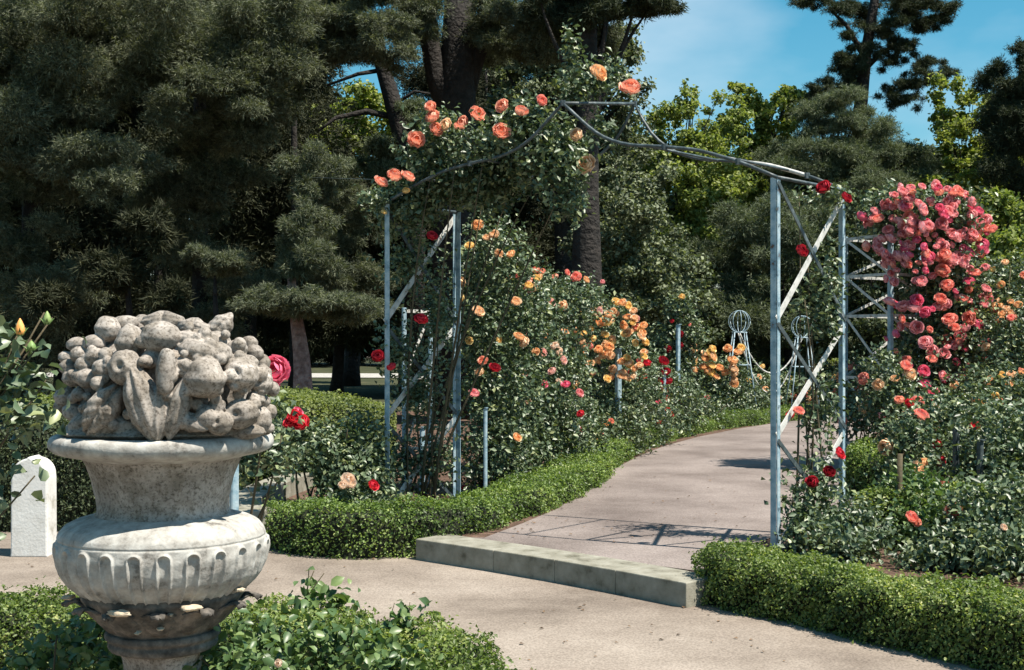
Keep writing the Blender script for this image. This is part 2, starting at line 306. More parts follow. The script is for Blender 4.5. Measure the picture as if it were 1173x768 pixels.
# ------------------------------------------------------------------ box hedges
def hedge(name, label, pts, width, height, zb, n, lsize, m, group=None, wid_end=None, flat=False, rough=.05):
    pts = [Vector((p[0], p[1])) for p in pts]
    # resample
    fine = []
    for i in range(len(pts) - 1):
        p0 = pts[max(i - 1, 0)]; p1 = pts[i]; p2 = pts[i + 1]; p3 = pts[min(i + 2, len(pts) - 1)]
        for k in range(8):
            t = k / 8
            fine.append(.5 * ((2 * p1) + (-p0 + p2) * t + (2 * p0 - 5 * p1 + 4 * p2 - p3) * t * t + (-p0 + 3 * p1 - 3 * p2 + p3) * t ** 3))
    fine.append(pts[-1])
    root = thing(name, label, 'hedge', (fine[0].x, fine[0].y, zb), group)
    A = np.array([[p.x, p.y] for p in fine]); seg = np.linalg.norm(np.diff(A, axis=0), axis=1); cum = np.concatenate([[0], np.cumsum(seg)]); Ltot = cum[-1]
    tang = np.gradient(A, axis=0); tang /= np.linalg.norm(tang, axis=1, keepdims=True); nr = np.stack([-tang[:, 1], tang[:, 0]], 1)
    ph = rng.uniform(0, 6, 8)
    def surf(s, u):
        """s along, u in 0..1 around the section: side, top, side ; returns point and normal"""
        c = np.stack([np.interp(s, cum, A[:, 0]), np.interp(s, cum, A[:, 1])], 1)
        nn = np.stack([np.interp(s, cum, nr[:, 0]), np.interp(s, cum, nr[:, 1])], 1)
        r_ = min(.32 * height, .3 * width); ls = height - r_; la = pi * r_ / 2; lt = width - 2 * r_; tot = 2 * ls + 2 * la + lt
        p = np.where(u < .5, u, 1 - u) * tot; sg = np.where(u < .5, -1.0, 1.0)
        ar = np.clip((p - ls) / la, 0, 1) * pi / 2                 # corner angle
        x0 = np.where(p < ls, width / 2, np.where(p < ls + la, width / 2 - r_ + r_ * np.cos(ar), width / 2 - r_ - (p - ls - la)))
        z0 = np.where(p < ls, p, height - r_ + r_ * np.sin(ar))
        nx = np.where(p < ls, 1.0, np.cos(ar)); nz_ = np.where(p < ls, 0.0, np.sin(ar))
        nx = np.where(p >= ls + la, 0.0, nx); nz_ = np.where(p >= ls + la, 1.0, nz_)
        xs = sg * x0
        lump = rough * (np.sin(s * 7 + ph[0] + xs * 9) + np.sin(s * 17 + ph[1] - z0 * 23) * .6 + np.sin(s * 3.1 + ph[2]) * .8 + .8 * np.sin(s * 29 + xs * 31 + ph[3]) * np.cos(z0 * 33 - s * 11))
        endf = np.clip(np.minimum(s, Ltot - s) / (width * .5), 0, 1); endf = np.sqrt(1 - (1 - endf) ** 2)
        xx = xs * endf * (1 + lump); zz = np.maximum(z0 * (1 + lump * .6) * (.7 + .3 * endf), 0)
        pt = np.stack([c[:, 0] + nn[:, 0] * xx, c[:, 1] + nn[:, 1] * xx, zz], 1)
        no = np.stack([nn[:, 0] * nx * sg, nn[:, 1] * nx * sg, nz_], 1)
        return pt, unit(no)
    # core
    ns, nu = max(int(Ltot / .06), 6), 24
    ss, uu = np.meshgrid(np.linspace(0, Ltot, ns), np.linspace(0, 1, nu), indexing='ij')
    pt, no = surf(ss.ravel(), uu.ravel()); pt = pt - no * .05; pt[:, 2] = np.clip(pt[:, 2], 0, None) 
    loc = np.array(root.location); off = np.array([loc[0], loc[1], 0])
    idx = np.arange(ns * nu).reshape(ns, nu)
    Fc = np.stack([idx[:-1, :-1], idx[1:, :-1], idx[1:, 1:], idx[:-1, 1:]], -1).reshape(-1, 4)
    obj('twigs', mk_mesh('hedge_twigs', pt - off, Fc, M['twig'], smooth=True), root)
    # foliage
    s = rng.uniform(0, Ltot, n); u = rng.random(n)
    pt, no = surf(s, u)
    ne = int(n * width / Ltot * 1.2)          # rounded ends
    depth = np.abs(rng.normal(size=n)) * .035
    sprig = rng.random(n) < .06
    pt = pt - no * (depth - .012)[:, None]; pt[sprig] += no[sprig] * rng.uniform(.01, .05, sprig.sum())[:, None]
    pt[:, 2] = np.maximum(pt[:, 2], .004)
    N = no * .55 + rng.normal(size=(n, 3)) * .65 + np.array([0, 0, .25])
    tone = .52 + .2 * np.sin(s * 2.3 + ph[4]) * np.sin(u * 7 + s * 5 + ph[5]) + rng.normal(size=n) * .22
    V, Fc, R = leaves(pt - off, N, lsize, wr=.62, rnd=np.clip(tone, 0, 1), bias_t=no * .8)
    obj('foliage', mk_mesh('hedge_foliage', V, Fc, m, R), root)
    return root
GB = 'clipped box hedges edging the rose beds'
hedge('box_hedge', 'low bright box hedge curving along the left side of the rose garden path', [(-1.60, 9.75), (-1.52, 9.38), (-1.15, 9.18), (-.7, 9.24), (-.42, 9.4), (-.1, 10.1), (.22, 10.95), (.55, 12.1), (.82, 13.6), (1.2, 15.3), (1.75, 17.0), (2.5, 18.8), (3.4, 20.2), (4.4, 21.4), (6.3, 23.6)], .50, .33, 0, 125000, .024, M['box_leaf'], GB, rough=.09)
hedge('box_hedge', 'dense box hedge bordering the right rose bed at the foot of the white trellis posts', [(1.26, 7.78), (1.33, 7.52), (1.5, 7.22), (1.84, 6.78), (2.2, 6.28), (2.7, 5.7), (3.3, 5.15), (4.3, 4.6)], .48, .30, 0, 66000, .021, M['box_leaf_b'], GB, rough=.09)
hedge('box_hedge', 'nearest low box hedge, sweeping round behind the stone urn at the bottom of the picture', [(-4.2, 6.0), (-2.9, 5.85), (-1.9, 5.75), (-1.25, 5.6), (-.80, 5.4), (-.42, 5.1), (-.18, 4.7), (-.08, 4.2), (-.08, 3.5)], .5, .36, 0, 76000, .020, M['box_leaf_b'], GB, rough=.09)
hedge('box_hedge', 'short dark box hedge on the pink path just right of the white trellis posts', [(3.05, 11.6), (3.35, 11.0), (3.75, 10.7), (4.1, 10.6)], .5, .42, UP, 14000, .026, M['box_leaf'], GB)
hedge('box_hedge', 'small square box hedge between the white trellis and the right rose shrubs', [(2.35, 9.0), (2.6, 8.9), (3.1, 8.85), (3.5, 9.1)], .5, .36, UP, 14000, .024, M['box_leaf_b'], GB)
hedge('box_hedge', 'box hedge crossing the right bed below the pink climbing rose', [(3.3, 12.9), (3.9, 12.6), (4.8, 12.4), (6.2, 12.3)], .5, .38, UP, 22000, .027, M['box_leaf'], GB)
hedge('box_hedge', 'lit box hedge patch deep in the right bed behind the dark stakes', [(3.4, 10.0), (3.9, 9.8), (4.5, 9.7), (5.2, 9.8)], .5, .34, UP, 18000, .026, M['box_leaf_b'], GB)
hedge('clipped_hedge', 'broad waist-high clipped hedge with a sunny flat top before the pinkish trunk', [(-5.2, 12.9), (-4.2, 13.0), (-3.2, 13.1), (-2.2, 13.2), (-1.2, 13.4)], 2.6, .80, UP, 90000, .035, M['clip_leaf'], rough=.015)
hedge('clipped_hedge', 'dark clipped hedge behind the white stone bollard at the left edge', [(-7, 10.4), (-5.5, 10.45), (-4.5, 10.5), (-3.5, 10.55), (-2.9, 10.7)], .8, .86, 0, 60000, .028, M['dull'], rough=.03)  # darker leaves carry the shade this hedge stands in
hedge('clipped_hedge', 'distant low hedge behind the ball-topped stands', [(2.0, 27.5), (6, 27), (11, 27), (16, 27.5)], 1.2, .9, UP, 30000, .06, M['clip_leaf'], rough=.03)

# ------------------------------------------------------------------ roses
def bloom_mesh(name, inner, outer, seed):
    """a full open rose: whorls of cupped petals"""
    r_ = random.Random(seed); V = []; Fc = []; R = []
    rings = [(3, .10, 75), (4, .18, 66), (5, .26, 54), (6, .35, 40), (7, .43, 24), (8, .50, 6)]
    for ri, (n_, rb, el) in enumerate(rings):
        for k in range(n_):
            a0 = 2 * pi * (k + r_.random() * .4) / n_ + ri * 1.1; hw_ = pi / n_ * r_.uniform(1.15, 1.5); top = radians(el + r_.uniform(-10, 10)); rr_ = rb * r_.uniform(.92, 1.1); curl = r_.uniform(.04, .13) * (.5 + ri * .2); tilt = r_.uniform(-.04, .04)
            b = len(V); nu, nv = 7, 5
            for j in range(nv):
                t = j / (nv - 1)
                for i in range(nu):
                    s_ = i / (nu - 1) * 2 - 1
                    e = radians(-75) + (top - radians(-75)) * t * (1 - .16 * s_ ** 4 - .05 * s_ * s_)
                    wv = .012 * sin(s_ * 7 + k) * t
                    rad = rr_ * (1 + .12 * s_ * s_) + curl * max(0, t - .55) ** 1.3 * 2.2 * (1 - .4 * s_ * s_) + wv
                    rc = rad * cos(e) if ri > 1 else rr_ * cos(e * .55) * (.75 + .25 * t) ; zz = rad * sin(e) * .95 + .05 * (5 - ri) * .5 + tilt
                    a = a0 + hw_ * s_ * (.5 + .5 * sin(min(1, t * 1.4) * pi / 2))
                    V.append((rc * cos(a), rc * sin(a), zz)); R.append(max(0, min(1, ri / 5 * .7 + t * .35 + r_.uniform(-.06, .06))))
            for j in range(nv - 1):
                for i in range(nu - 1):
                    Fc.append((b + j * nu + i, b + j * nu + i + 1, b + (j + 1) * nu + i + 1, b + (j + 1) * nu + i))
    m = leaf_mat(name, [(0, inner), (1, outer)], rough=.6, trans=.22, spec=.2)
    # translucent tint neutral for petals
    for nd in m.node_tree.nodes:
        if nd.type == 'MIX_RGB': nd.inputs[2].default_value = (1.15, 1.0, .95, 1)
    return mk_mesh('rose_bloom_' + name, np.array(V) * .98, np.array(Fc), m, R, smooth=True)
BL = {
 'salmon': [bloom_mesh('salmon_petal', (.84, .30, .17), (.88, .50, .38), s) for s in (1, 2)],
 'orange': [bloom_mesh('orange_petal', (.88, .45, .18), (.9, .64, .38), s) for s in (3, 4)],
 'peach':  [bloom_mesh('peach_petal', (.88, .55, .27), (.9, .71, .50), s) for s in (5, 6)],
 'yellow': [bloom_mesh('yellow_petal', (.88, .60, .16), (.9, .74, .38), 7)],
 'cream':  [bloom_mesh('cream_petal', (.82, .62, .45), (.85, .74, .62), 8)],
 'blush':  [bloom_mesh('blush_petal', (.82, .42, .36), (.85, .62, .56), 9)],
 'pink':   [bloom_mesh('pink_petal', (.80, .20, .22), (.90, .52, .53), s) for s in (10, 11)],
 'hotpink':[bloom_mesh('hotpink_petal', (.68, .07, .16), (.84, .24, .36), 12)],
 'coral':  [bloom_mesh('coral_petal', (.82, .20, .16), (.90, .46, .38), 13)],
 'red':    [bloom_mesh('red_petal', (.50, .014, .03), (.76, .06, .09), 14)],
 'darkred':[bloom_mesh('darkred_petal', (.26, .008, .02), (.46, .03, .05), 15)],
}
def bloom(root, pos, col, diam, face=None):
    o = obj('rose_bloom', random.choice(BL[col]), root, Vector(pos) - root.location)
    d = Vector(face) if face is not None else Vector((random.uniform(-.6, .8), random.uniform(-1.1, -.35), random.uniform(.2, 1)))
    o.rotation_mode = 'QUATERNION'; o.rotation_quaternion = d.normalized().to_track_quat('Z', 'Y') @ Euler((0, 0, random.uniform(0, 6))).to_quaternion()
    s_ = diam * random.uniform(.8, 1.1); o.scale = (s_, s_ * random.uniform(.88, 1.08), s_ * random.uniform(.6, 1.0)); return o

def bez(a, b, c, n=7):
    a, b, c = Vector(a), Vector(b), Vector(c)
    return [a * (1 - t) ** 2 + b * 2 * t * (1 - t) + c * t * t for t in [i / (n - 1) for i in range(n)]]

def rose(label, base, blobs, n, blooms=(), rnd_blooms=None, lsize=.045, name='rose_bush', cat='rose bush', group=None, m='rose_leaf', hi=False, canes=7, thick=.35, lump=.3, dsz=.1, cr=.008, extra_pts=None, cane_pts=None):
    """blobs: (px, py, Y, rx, ry, rz) in metres radii; blooms: (px,py,Y,col,diam)"""
    base = Vector(base); root = thing(name, label, cat, base, group)
    bb = [(P(b[0], b[1], b[2]), (b[3], b[4], b[5])) for b in blobs]
    pt, D = sample_blobs(bb, n, thick, lump)
    if extra_pts is not None: pt = np.concatenate([pt, extra_pts]); D = np.concatenate([D, unit(rng.normal(size=(len(extra_pts), 3)))])
    # leaflets gather in small sprays of three to five
    k = rng.integers(0, len(pt), len(pt)); jit = rng.normal(size=pt.shape) * lsize * .8
    half = rng.random(len(pt)) < .7; pt = np.where(half[:, None], pt[k // 4 * 4 % len(pt)] + jit, pt); 
    keep = pt[:, 2] > base.z + .02; pt = pt[keep]; D = D[keep]
    N = D * .45 + rng.normal(size=pt.shape) * .55 + np.array([.1, -.12, .55])
    V, Fc, R = leaves(pt - np.array(base), N, lsize, wr=.62, hi=hi)
    obj('foliage', mk_mesh('rose_foliage', V, Fc, M[m], R), root)
    cb = MB()
    for i in range(canes):
        c, r = bb[i % len(bb)] if cane_pts is None else (Vector(cane_pts[i % len(cane_pts)]), (.05, .05, .05))
        e = c + Vector((random.uniform(-.7, .7) * r[0], random.uniform(-.7, .7) * r[1], random.uniform(0, .8) * r[2]))
        s_ = base + Vector((random.uniform(-.12, .12), random.uniform(-.1, .1), -.02))
        midp = Vector(((s_.x + e.x) / 2 + random.uniform(-.15, .15), (s_.y + e.y) / 2 + random.uniform(-.1, .1), s_.z + (e.z - s_.z) * .6))
        cb.tube(bez(s_, midp, e, 8), [cr * (1.3 - .9 * t / 7) for t in range(8)], 6)
    if canes: cb.build('cane', M['cane'], root, base, smooth=True)
    nb = 0
    for b in blooms:
        bloom(root, P(b[0], b[1], b[2]), b[3], b[4] if len(b) > 4 else dsz); nb += 1
    if rnd_blooms:
        cnt, cols = rnd_blooms[0], rnd_blooms[1]; sub = rnd_blooms[2] if len(rnd_blooms) > 2 else None
        bs = bb if sub is None else [bb[i] for i in sub]
        for i in range(min(cnt, 100 - nb)):
            c, r = random.choice(bs); th = random.uniform(-1.45, 1.15); ph = random.uniform(-.7, 1.2)
            d = Vector((sin(th) * cos(ph), -cos(th) * cos(ph), sin(ph)))
            bloom(root, c + Vector((d.x * r[0], d.y * r[1], d.z * r[2])) * random.uniform(.95, 1.1), random.choice(cols), dsz, d + Vector((0, -.3, .3)))
    return root
def extra_blooms(root, items, name='small_blooms'):
    """the many smaller blooms beyond the counted ones: one mesh"""
    bycol = {}
    for px, py, Y, col, dm in items: bycol.setdefault(col, []).append((P(px, py, Y), dm))
    V = []; Fc = []; R = []; MI = []; mats = []; b = 0
    for col, lst in bycol.items():
        me = BL[col][0]; n = len(me.vertices); v = np.empty(n * 3); me.vertices.foreach_get('co', v); v = v.reshape(-1, 3)
        f = np.empty(len(me.loops), dtype=np.int32); me.loops.foreach_get('vertex_index', f); f = f.reshape(-1, 4); r = np.empty(n); me.attributes['rnd'].data.foreach_get('value', r)
        mats.append(me.materials[0])
        for pos, dm in lst:
            d = Vector((random.uniform(-.6, .8), random.uniform(-1.1, -.3), random.uniform(.1, 1))).normalized()
            Rm = np.array(d.to_track_quat('Z', 'Y').to_matrix()); q = (v * np.array([1, 1, random.uniform(.7, 1)])) @ Rm.T * dm * random.uniform(.7, 1.1) + np.array(pos - root.location)
            V.append(q); Fc.append(f + b); R.append(r); MI += [len(mats) - 1] * len(f); b += n
    me = mk_mesh(name, np.concatenate(V), np.concatenate(Fc), mats, np.concatenate(R), smooth=True); me.polygons.foreach_set('material_index', MI)
    o = obj(name, me, root); o['kind'] = 'stuff'; return o
def gz(px, Y, z=UP): return Vector(((px - PW / 2) / F * Y, Y, z))

# ------------------------------------------------------------------ iron arch over the path
L1, L2, R1, R2 = Vector((-.97, 10.0, UP)), Vector((-.455, 10.66, UP)), Vector((1.68, 8.3, UP)), Vector((2.30, 9.05, UP))
PT = 2.40                                     # height of posts
zp = lambda v: UP + v + 1.4                   # height above the bed from height above the camera
def arch_curve(A, B, peak, k=1.0):
    prof = [(0, 1.0), (.15, 1.11), (.345, 1.215), (.5, 1.255), (.672, 1.285), (.78, 1.34), (.844, 1.40), (.93, 1.52), (1, peak)]
    us = np.array([p[0] for p in prof]); zs = np.array([p[1] for p in prof])
    uu = np.linspace(0, 1, 241); zz = np.interp(uu, us, zs)
    ext = np.concatenate([2 * zz[0] - zz[40:0:-1], zz, 2 * zz[-1] - zz[-2:-42:-1]])     # smooth each half, keep the peak sharp
    ker = np.exp(-(np.arange(-24, 25) / 11.0) ** 2); ker /= ker.sum()
    zz = np.convolve(ext, ker, 'same')[40:-40]
    pts = []
    for t in np.linspace(0, 2, 49):
        u = t if t <= 1 else 2 - t
        q = A.lerp(B, t / 2); pts.append(Vector((q.x, q.y, CAMZ + float(np.interp(u, uu, zz)))))
    return pts
arch = thing('iron_rose_arch', 'large pale blue iron arch with keel-shaped top spanning the rose garden path', 'arch', (.35, 9.3, UP))
ao = arch.location
def lpost(p, h, d1, d2, w=.037, t=.006, m='metal', nm='post', parent=None, o=None):
    mb = MB(); d1 = Vector(d1).normalized(); d2 = Vector(d2).normalized()
    for d, other, off in ((d1, d2, 0), (d2, d1, t)):
        R = Matrix((d, Vector((-d.y, d.x, 0)), Vector((0, 0, 1)))).transposed()
        c = p + d * (w / 2 + off) ; mb.box((c.x, c.y, p.z + h / 2), (w, t, h), R)
    for hz in (.3, .95, 1.6, 2.1):
        if hz < h: mb.box((p.x + d1.x * w / 2, p.y + d1.y * w / 2, p.z + hz), (.018, .018, .014))
    return mb.build(nm, M[m], parent, o)
sp = Vector((R1 - L1)).normalized(); ac = Vector((R2 - R1)).normalized()
for p, a_, b_ in ((L1, ac, sp), (L2, -ac, sp), (R1, ac, -sp), (R2, -ac, -sp)):
    lpost(p, PT, a_, b_, parent=arch, o=ao)
fr = arch_curve(L1, R1, 1.62); bk = arch_curve(L2, R2, 1.74)
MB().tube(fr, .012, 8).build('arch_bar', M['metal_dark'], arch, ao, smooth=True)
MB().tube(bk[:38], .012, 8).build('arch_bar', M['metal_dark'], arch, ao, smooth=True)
MB().tube(bk[37:45], .014, 8).build('arch_bar', M['metal_white'], arch, ao, smooth=True)  # white metal paints the sunlit stretch of this same bar
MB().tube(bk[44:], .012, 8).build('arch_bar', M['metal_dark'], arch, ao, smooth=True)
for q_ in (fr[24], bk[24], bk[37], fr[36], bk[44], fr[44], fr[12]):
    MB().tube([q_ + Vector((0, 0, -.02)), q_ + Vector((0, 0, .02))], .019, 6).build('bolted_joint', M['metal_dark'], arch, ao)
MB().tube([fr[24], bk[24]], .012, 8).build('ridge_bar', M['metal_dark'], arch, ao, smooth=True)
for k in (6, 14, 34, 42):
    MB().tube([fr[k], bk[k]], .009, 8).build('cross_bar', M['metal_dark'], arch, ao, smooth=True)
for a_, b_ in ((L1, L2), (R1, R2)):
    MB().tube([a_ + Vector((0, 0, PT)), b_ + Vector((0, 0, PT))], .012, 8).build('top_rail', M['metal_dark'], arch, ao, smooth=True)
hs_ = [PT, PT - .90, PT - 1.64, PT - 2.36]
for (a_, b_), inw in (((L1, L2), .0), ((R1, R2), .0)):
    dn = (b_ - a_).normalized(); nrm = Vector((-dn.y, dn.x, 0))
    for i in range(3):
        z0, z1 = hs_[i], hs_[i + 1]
        MB().bar(a_ + Vector((0, 0, z0 - .03)) - nrm * .008, b_ + Vector((0, 0, z1)) - nrm * .008, .03, .006, side=Vector((0, 0, 1)).cross(nrm)).build('diagonal_brace', M['metal_dark'], arch, ao)  # dark metal paints the brace angle that catches little light
        MB().bar(b_ + Vector((0, 0, z0 - .03)) + nrm * .002, a_ + Vector((0, 0, z1)) + nrm * .002, .045, .006, side=Vector((0, 0, 1)).cross(nrm)).build('diagonal_brace', M['metal_white'], arch, ao)  # white metal paints the brace angle that catches the sun

# climbing rose on the left half of the arch
blo = []
for k in range(0, 22):
    q = fr[k].lerp(bk[k], .5); s_ = .26 if 3 < k < 20 else .2
    blo.append((q, s_))
cl_root = 'climbing rose with salmon blooms smothering the left side of the iron arch'
def rawrose(label, base, blobs, n, blooms, **kw):
    # blobs given in world coordinates: convert through a Y-preserving inverse
    bb = [((c.x / c.y * F + PW / 2), HZ - (c.z - CAMZ) / c.y * F, c.y, r[0], r[1], r[2]) for c, r in blobs]
    return rose(label, base, bb, n, blooms, **kw)
wb = [(q + Vector((0, 0, .02 + .10 * sin(k * .5))), (s_, s_ * 1.15, s_ * .75)) for k, (q, s_) in enumerate(blo) if k % 2 == 0]
wb += [(P(455, 235, 10.2), (.22, .3, .22)), (P(430, 230, 10.0), (.16, .12, .05)), (P(495, 185, 10.0), (.28, .3, .3)), (P(505, 150, 9.9), (.2, .25, .18)),
       (P(560, 165, 9.7), (.3, .3, .2)), (P(540, 205, 9.9), (.34, .25, .2)), (P(610, 170, 9.6), (.3, .3, .25)), (P(640, 200, 9.5), (.2, .25, .28)),
       (P(655, 225, 9.5), (.12, .15, .22)), (P(665, 98, 9.9), (.22, .2, .17)), (P(692, 85, 10.0), (.18, .15, .15)), (P(690, 150, 9.95), (.14, .12, .12)),
       (P(655, 60, 9.5), (.10, .1, .22)), (P(600, 130, 9.6), (.22, .2, .12)), (P(475, 230, 10.1), (.2, .25, .3))]
sal = [(493, 122), (495, 133), (510, 143), (528, 143), (547, 130), (530, 140), (477, 160), (437, 208), (575, 121), (598, 126), (574, 150), (660, 154), (672, 188), (452, 200), (468, 201), (500, 148)]
bl = [(x, y, 9.35 if x > 560 else 9.65, random.choice(['salmon', 'salmon', 'salmon', 'peach']), .105) for x, y in sal]
bl += [(688, 84, 9.25, 'orange', .11), (684, 80, 9.3, 'peach', .09), (722, 99, 9.2, 'salmon', .12), (621, 115, 9.3, 'coral', .09), (495, 270, 9.9, 'red', .09), (482, 365, 9.8, 'red', .09), (465, 218, 9.8, 'yellow', .05), (440, 243, 9.7, 'yellow', .04)]
cp = [bk[k] for k in (4, 8, 12, 16)] + [fr[k] for k in (6, 10, 14, 20)] + [P(690, 70, 9.6)]
rawrose(cl_root, (-.75, 10.35, UP), wb, 17000, bl, lsize=.05, name='climbing_rose', cat='climbing rose', thick=.4, lump=.3, canes=7, cr=.009, cane_pts=cp)
# thin growth down the left posts
rose('leafy climbing rose stems inside the left pair of arch posts', (-.7, 10.3, UP), [(470, 300, 10.3, .25, .25, .35), (500, 360, 10.4, .22, .25, .4), (455, 400, 10.2, .2, .2, .3), (480, 450, 10.3, .28, .25, .4), (500, 520, 10.4, .2, .2, .3), (465, 530, 10.3, .28, .2, .3)], 5200, [(433, 408, 9.9, 'red', .08), (448, 420, 9.9, 'red', .06), (486, 365, 9.9, 'red', .06)], lsize=.042, name='climbing_rose', cat='climbing rose', canes=6, thick=.6, cr=.007)

# climber on the right posts
rose('sparse climbing rose with dark red blooms on the right pair of arch posts', (2.0, 8.75, UP),
     [(950, 225, 8.9, .3, .2, .05), (945, 330, 8.8, .16, .12, .3), (915, 345, 8.7, .08, .1, .1), (942, 370, 8.8, .12, .1, .15), (940, 470, 8.8, .16, .15, .3), (935, 560, 8.6, .22, .2, .22), (960, 600, 8.7, .2, .2, .25), (915, 590, 8.5, .15, .15, .2), (945, 625, 8.5, .35, .2, .12)],
     3600, [(943, 214, 8.5, 'darkred', .085), (970, 226, 8.6, 'darkred', .07), (919, 287, 8.3, 'darkred', .08), (963, 519, 8.3, 'red', .08), (930, 552, 8.1, 'darkred', .08), (950, 540, 8.3, 'darkred', .07), (905, 475, 8.5, 'red', .06), (915, 470, 8.4, 'coral', .06)],
     lsize=.045, name='climbing_rose', cat='climbing rose', canes=9, thick=.5, cr=.007)

# ------------------------------------------------------------------ stakes and small frames
def stake(label, px, Y, ytop, w=.028, z=UP, m='metal'):
    b = gz(px, Y, z); top = P(px, ytop, Y).z
    r = thing('rose_stake', label, 'stake', b, 'pale iron stakes holding the rose bushes')
    mb = MB(); R = Matrix.Rotation(.6, 3, 'Z')
    mb.box((b.x, b.y, (b.z + top) / 2), (w, .005, top - b.z), R); mb.box(Vector((b.x, b.y, (b.z + top) / 2)) + R @ Vector((-w / 2 - .0035, w / 2, 0)), (.005, w, top - b.z - .01), R)
    mb.build('angle_bar', M[m], r, b)
    MB().box((b.x, b.y, top + .004), (w * 1.2, w * 1.2, .008), R).build('cap', M[m], r, b)
    return r
stake('pale blue iron stake standing close behind the right side of the stone urn', 270, 7.2, 508, .034, 0)
stake('second pale stake left of the large left rose shrub, under its leaves', 557, 10.9, 468, .02)
stake('pale stake in front of the small frame between the left arch posts', 485, 10.9, 490)
stake('thin pale stake under the pink and cream roses', 636, 13.6, 400)
stake('pale blue stake below the big cluster of apricot roses', 710, 15.2, 400, .05)
stake('tall pale blue stake holding the yellow-topped standard rose', 778, 18.2, 372, .04)
stake('short pale stake among the dark red roses', 762, 17.6, 425)
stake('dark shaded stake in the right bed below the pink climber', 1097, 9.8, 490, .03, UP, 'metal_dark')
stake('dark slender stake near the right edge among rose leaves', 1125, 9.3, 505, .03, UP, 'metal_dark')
stake('leaning white stake just right of the peach roses in the right bed', 1105, 11.4, 470, .03, UP, 'metal_white')

def frame(label, ps, h, group=None, rails=(), diag=True, m='metal', w=.035):
    ps = [Vector(p) for p in ps]; r = thing('trellis_frame', label, 'trellis', ps[0], group)
    for p in ps: MB().box((p.x, p.y, p.z + h / 2), (w, w, h), Matrix.Rotation(.5, 3, 'Z')).build('post', M[m], r, ps[0], bevel=.004)
    for i in range(len(ps)):
        if len(ps) == 2 and i == 1: break
        a, b = ps[i], ps[(i + 1) % len(ps)]
        for z in rails: MB().bar(a + Vector((0, 0, z)), b + Vector((0, 0, z)), .03, .008).build('rail', M['metal_white'], r, ps[0])
        if diag:
            for z0, z1 in zip(rails[:-1], rails[1:]):
                MB().bar(a + Vector((0, 0, z0)), b + Vector((0, 0, z1)), .028, .006).build('diagonal_brace', M['metal_white'], r, ps[0])
    return r
frame('small pale trellis frame hidden behind the left arch posts', [gz(463, 12.0), gz(493, 12.3)], 1.65, None, (.35, 1.0, 1.62))
q0 = [gz(1020, 13.3), gz(968, 14.0), gz(1052, 14.9), gz(1098, 14.1)]
frame('tall square white trellis tower carrying the pink climbing rose', q0, 2.45, None, (.25, .95, 1.6, 2.02, 2.42), w=.045)

# ------------------------------------------------------------------ pink climber
pk = [(1050, 250, 13.6, .62, .55, .32), (1015, 240, 13.6, .28, .4, .24), (1095, 245, 13.6, .35, .4, .3), (1070, 320, 13.6, .5, .5, .45), (1100, 340, 13.6, .3, .4, .5), (1065, 400, 13.5, .4, .45, .4), (1110, 400, 13.7, .26, .3, .35), (1060, 470, 13.4, .4, .4, .4)]
expl = []
rr = random.Random(5)
while len(expl) < 62:
    x = rr.uniform(990, 1132); y = rr.uniform(212, 300)
    if x < 1000 and y > 270: continue
    if ((x - 1060) / 78) ** 2 + ((y - 262) / 58) ** 2 > 1.0: continue
    expl.append((x, y, 12.95 + abs(x - 1060) / 200 + rr.uniform(-.05, .1), rr.choice(['pink', 'pink', 'pink', 'coral', 'hotpink', 'pink']), .112))
for x, y in [(1080, 310), (1103, 300), (1110, 322), (1055, 322), (1047, 352), (1035, 350), (1060, 358), (1085, 326), (1088, 365), (1105, 342), (1078, 342), (1125, 280), (1135, 262), (1130, 330), (1105, 375), (1020, 345), (1118, 312), (1100, 385), (1050, 345), (1128, 348), (1050, 375), (1060, 392), (1110, 365), (1093, 375), (1037, 413), (1058, 425), (1060, 440), (1095, 395), (1027, 475), (1010, 475), (1082, 405), (1120, 372), (1064, 452), (1000, 250), (988, 247), (993, 282), (1080, 430), (1128, 395)]:
    expl.append((x, y, 12.95 + abs(x - 1060) / 200, rr.choice(['pink', 'coral', 'hotpink', 'pink', 'coral']), .115))
pkr = rose('huge climbing rose covered in pink blooms on the white trellis tower', gz(1050, 13.8), pk, 15000, expl[:100], lsize=.06, name='climbing_rose', cat='climbing rose', canes=14, thick=.4, cr=.014)

more = []
for i in range(165):
    if i < 70: a_ = rr.uniform(0, 6.28); q_ = sqrt(rr.random()); x = 1060 + 76 * q_ * cos(a_); y = 258 + 48 * q_ * sin(a_)
    else: y = rr.uniform(290, 500); x = rr.uniform(1012 + (y - 290) * .03, 1134)
    if not (1000 < x < 1138): continue
    more.append((x, y, 13.0 + abs(x - 1060) / 200 + rr.uniform(-.1, .1), rr.choice(['pink', 'coral', 'hotpink', 'pink', 'pink', 'salmon']), rr.uniform(.06, .10)))
extra_blooms(pkr, more)

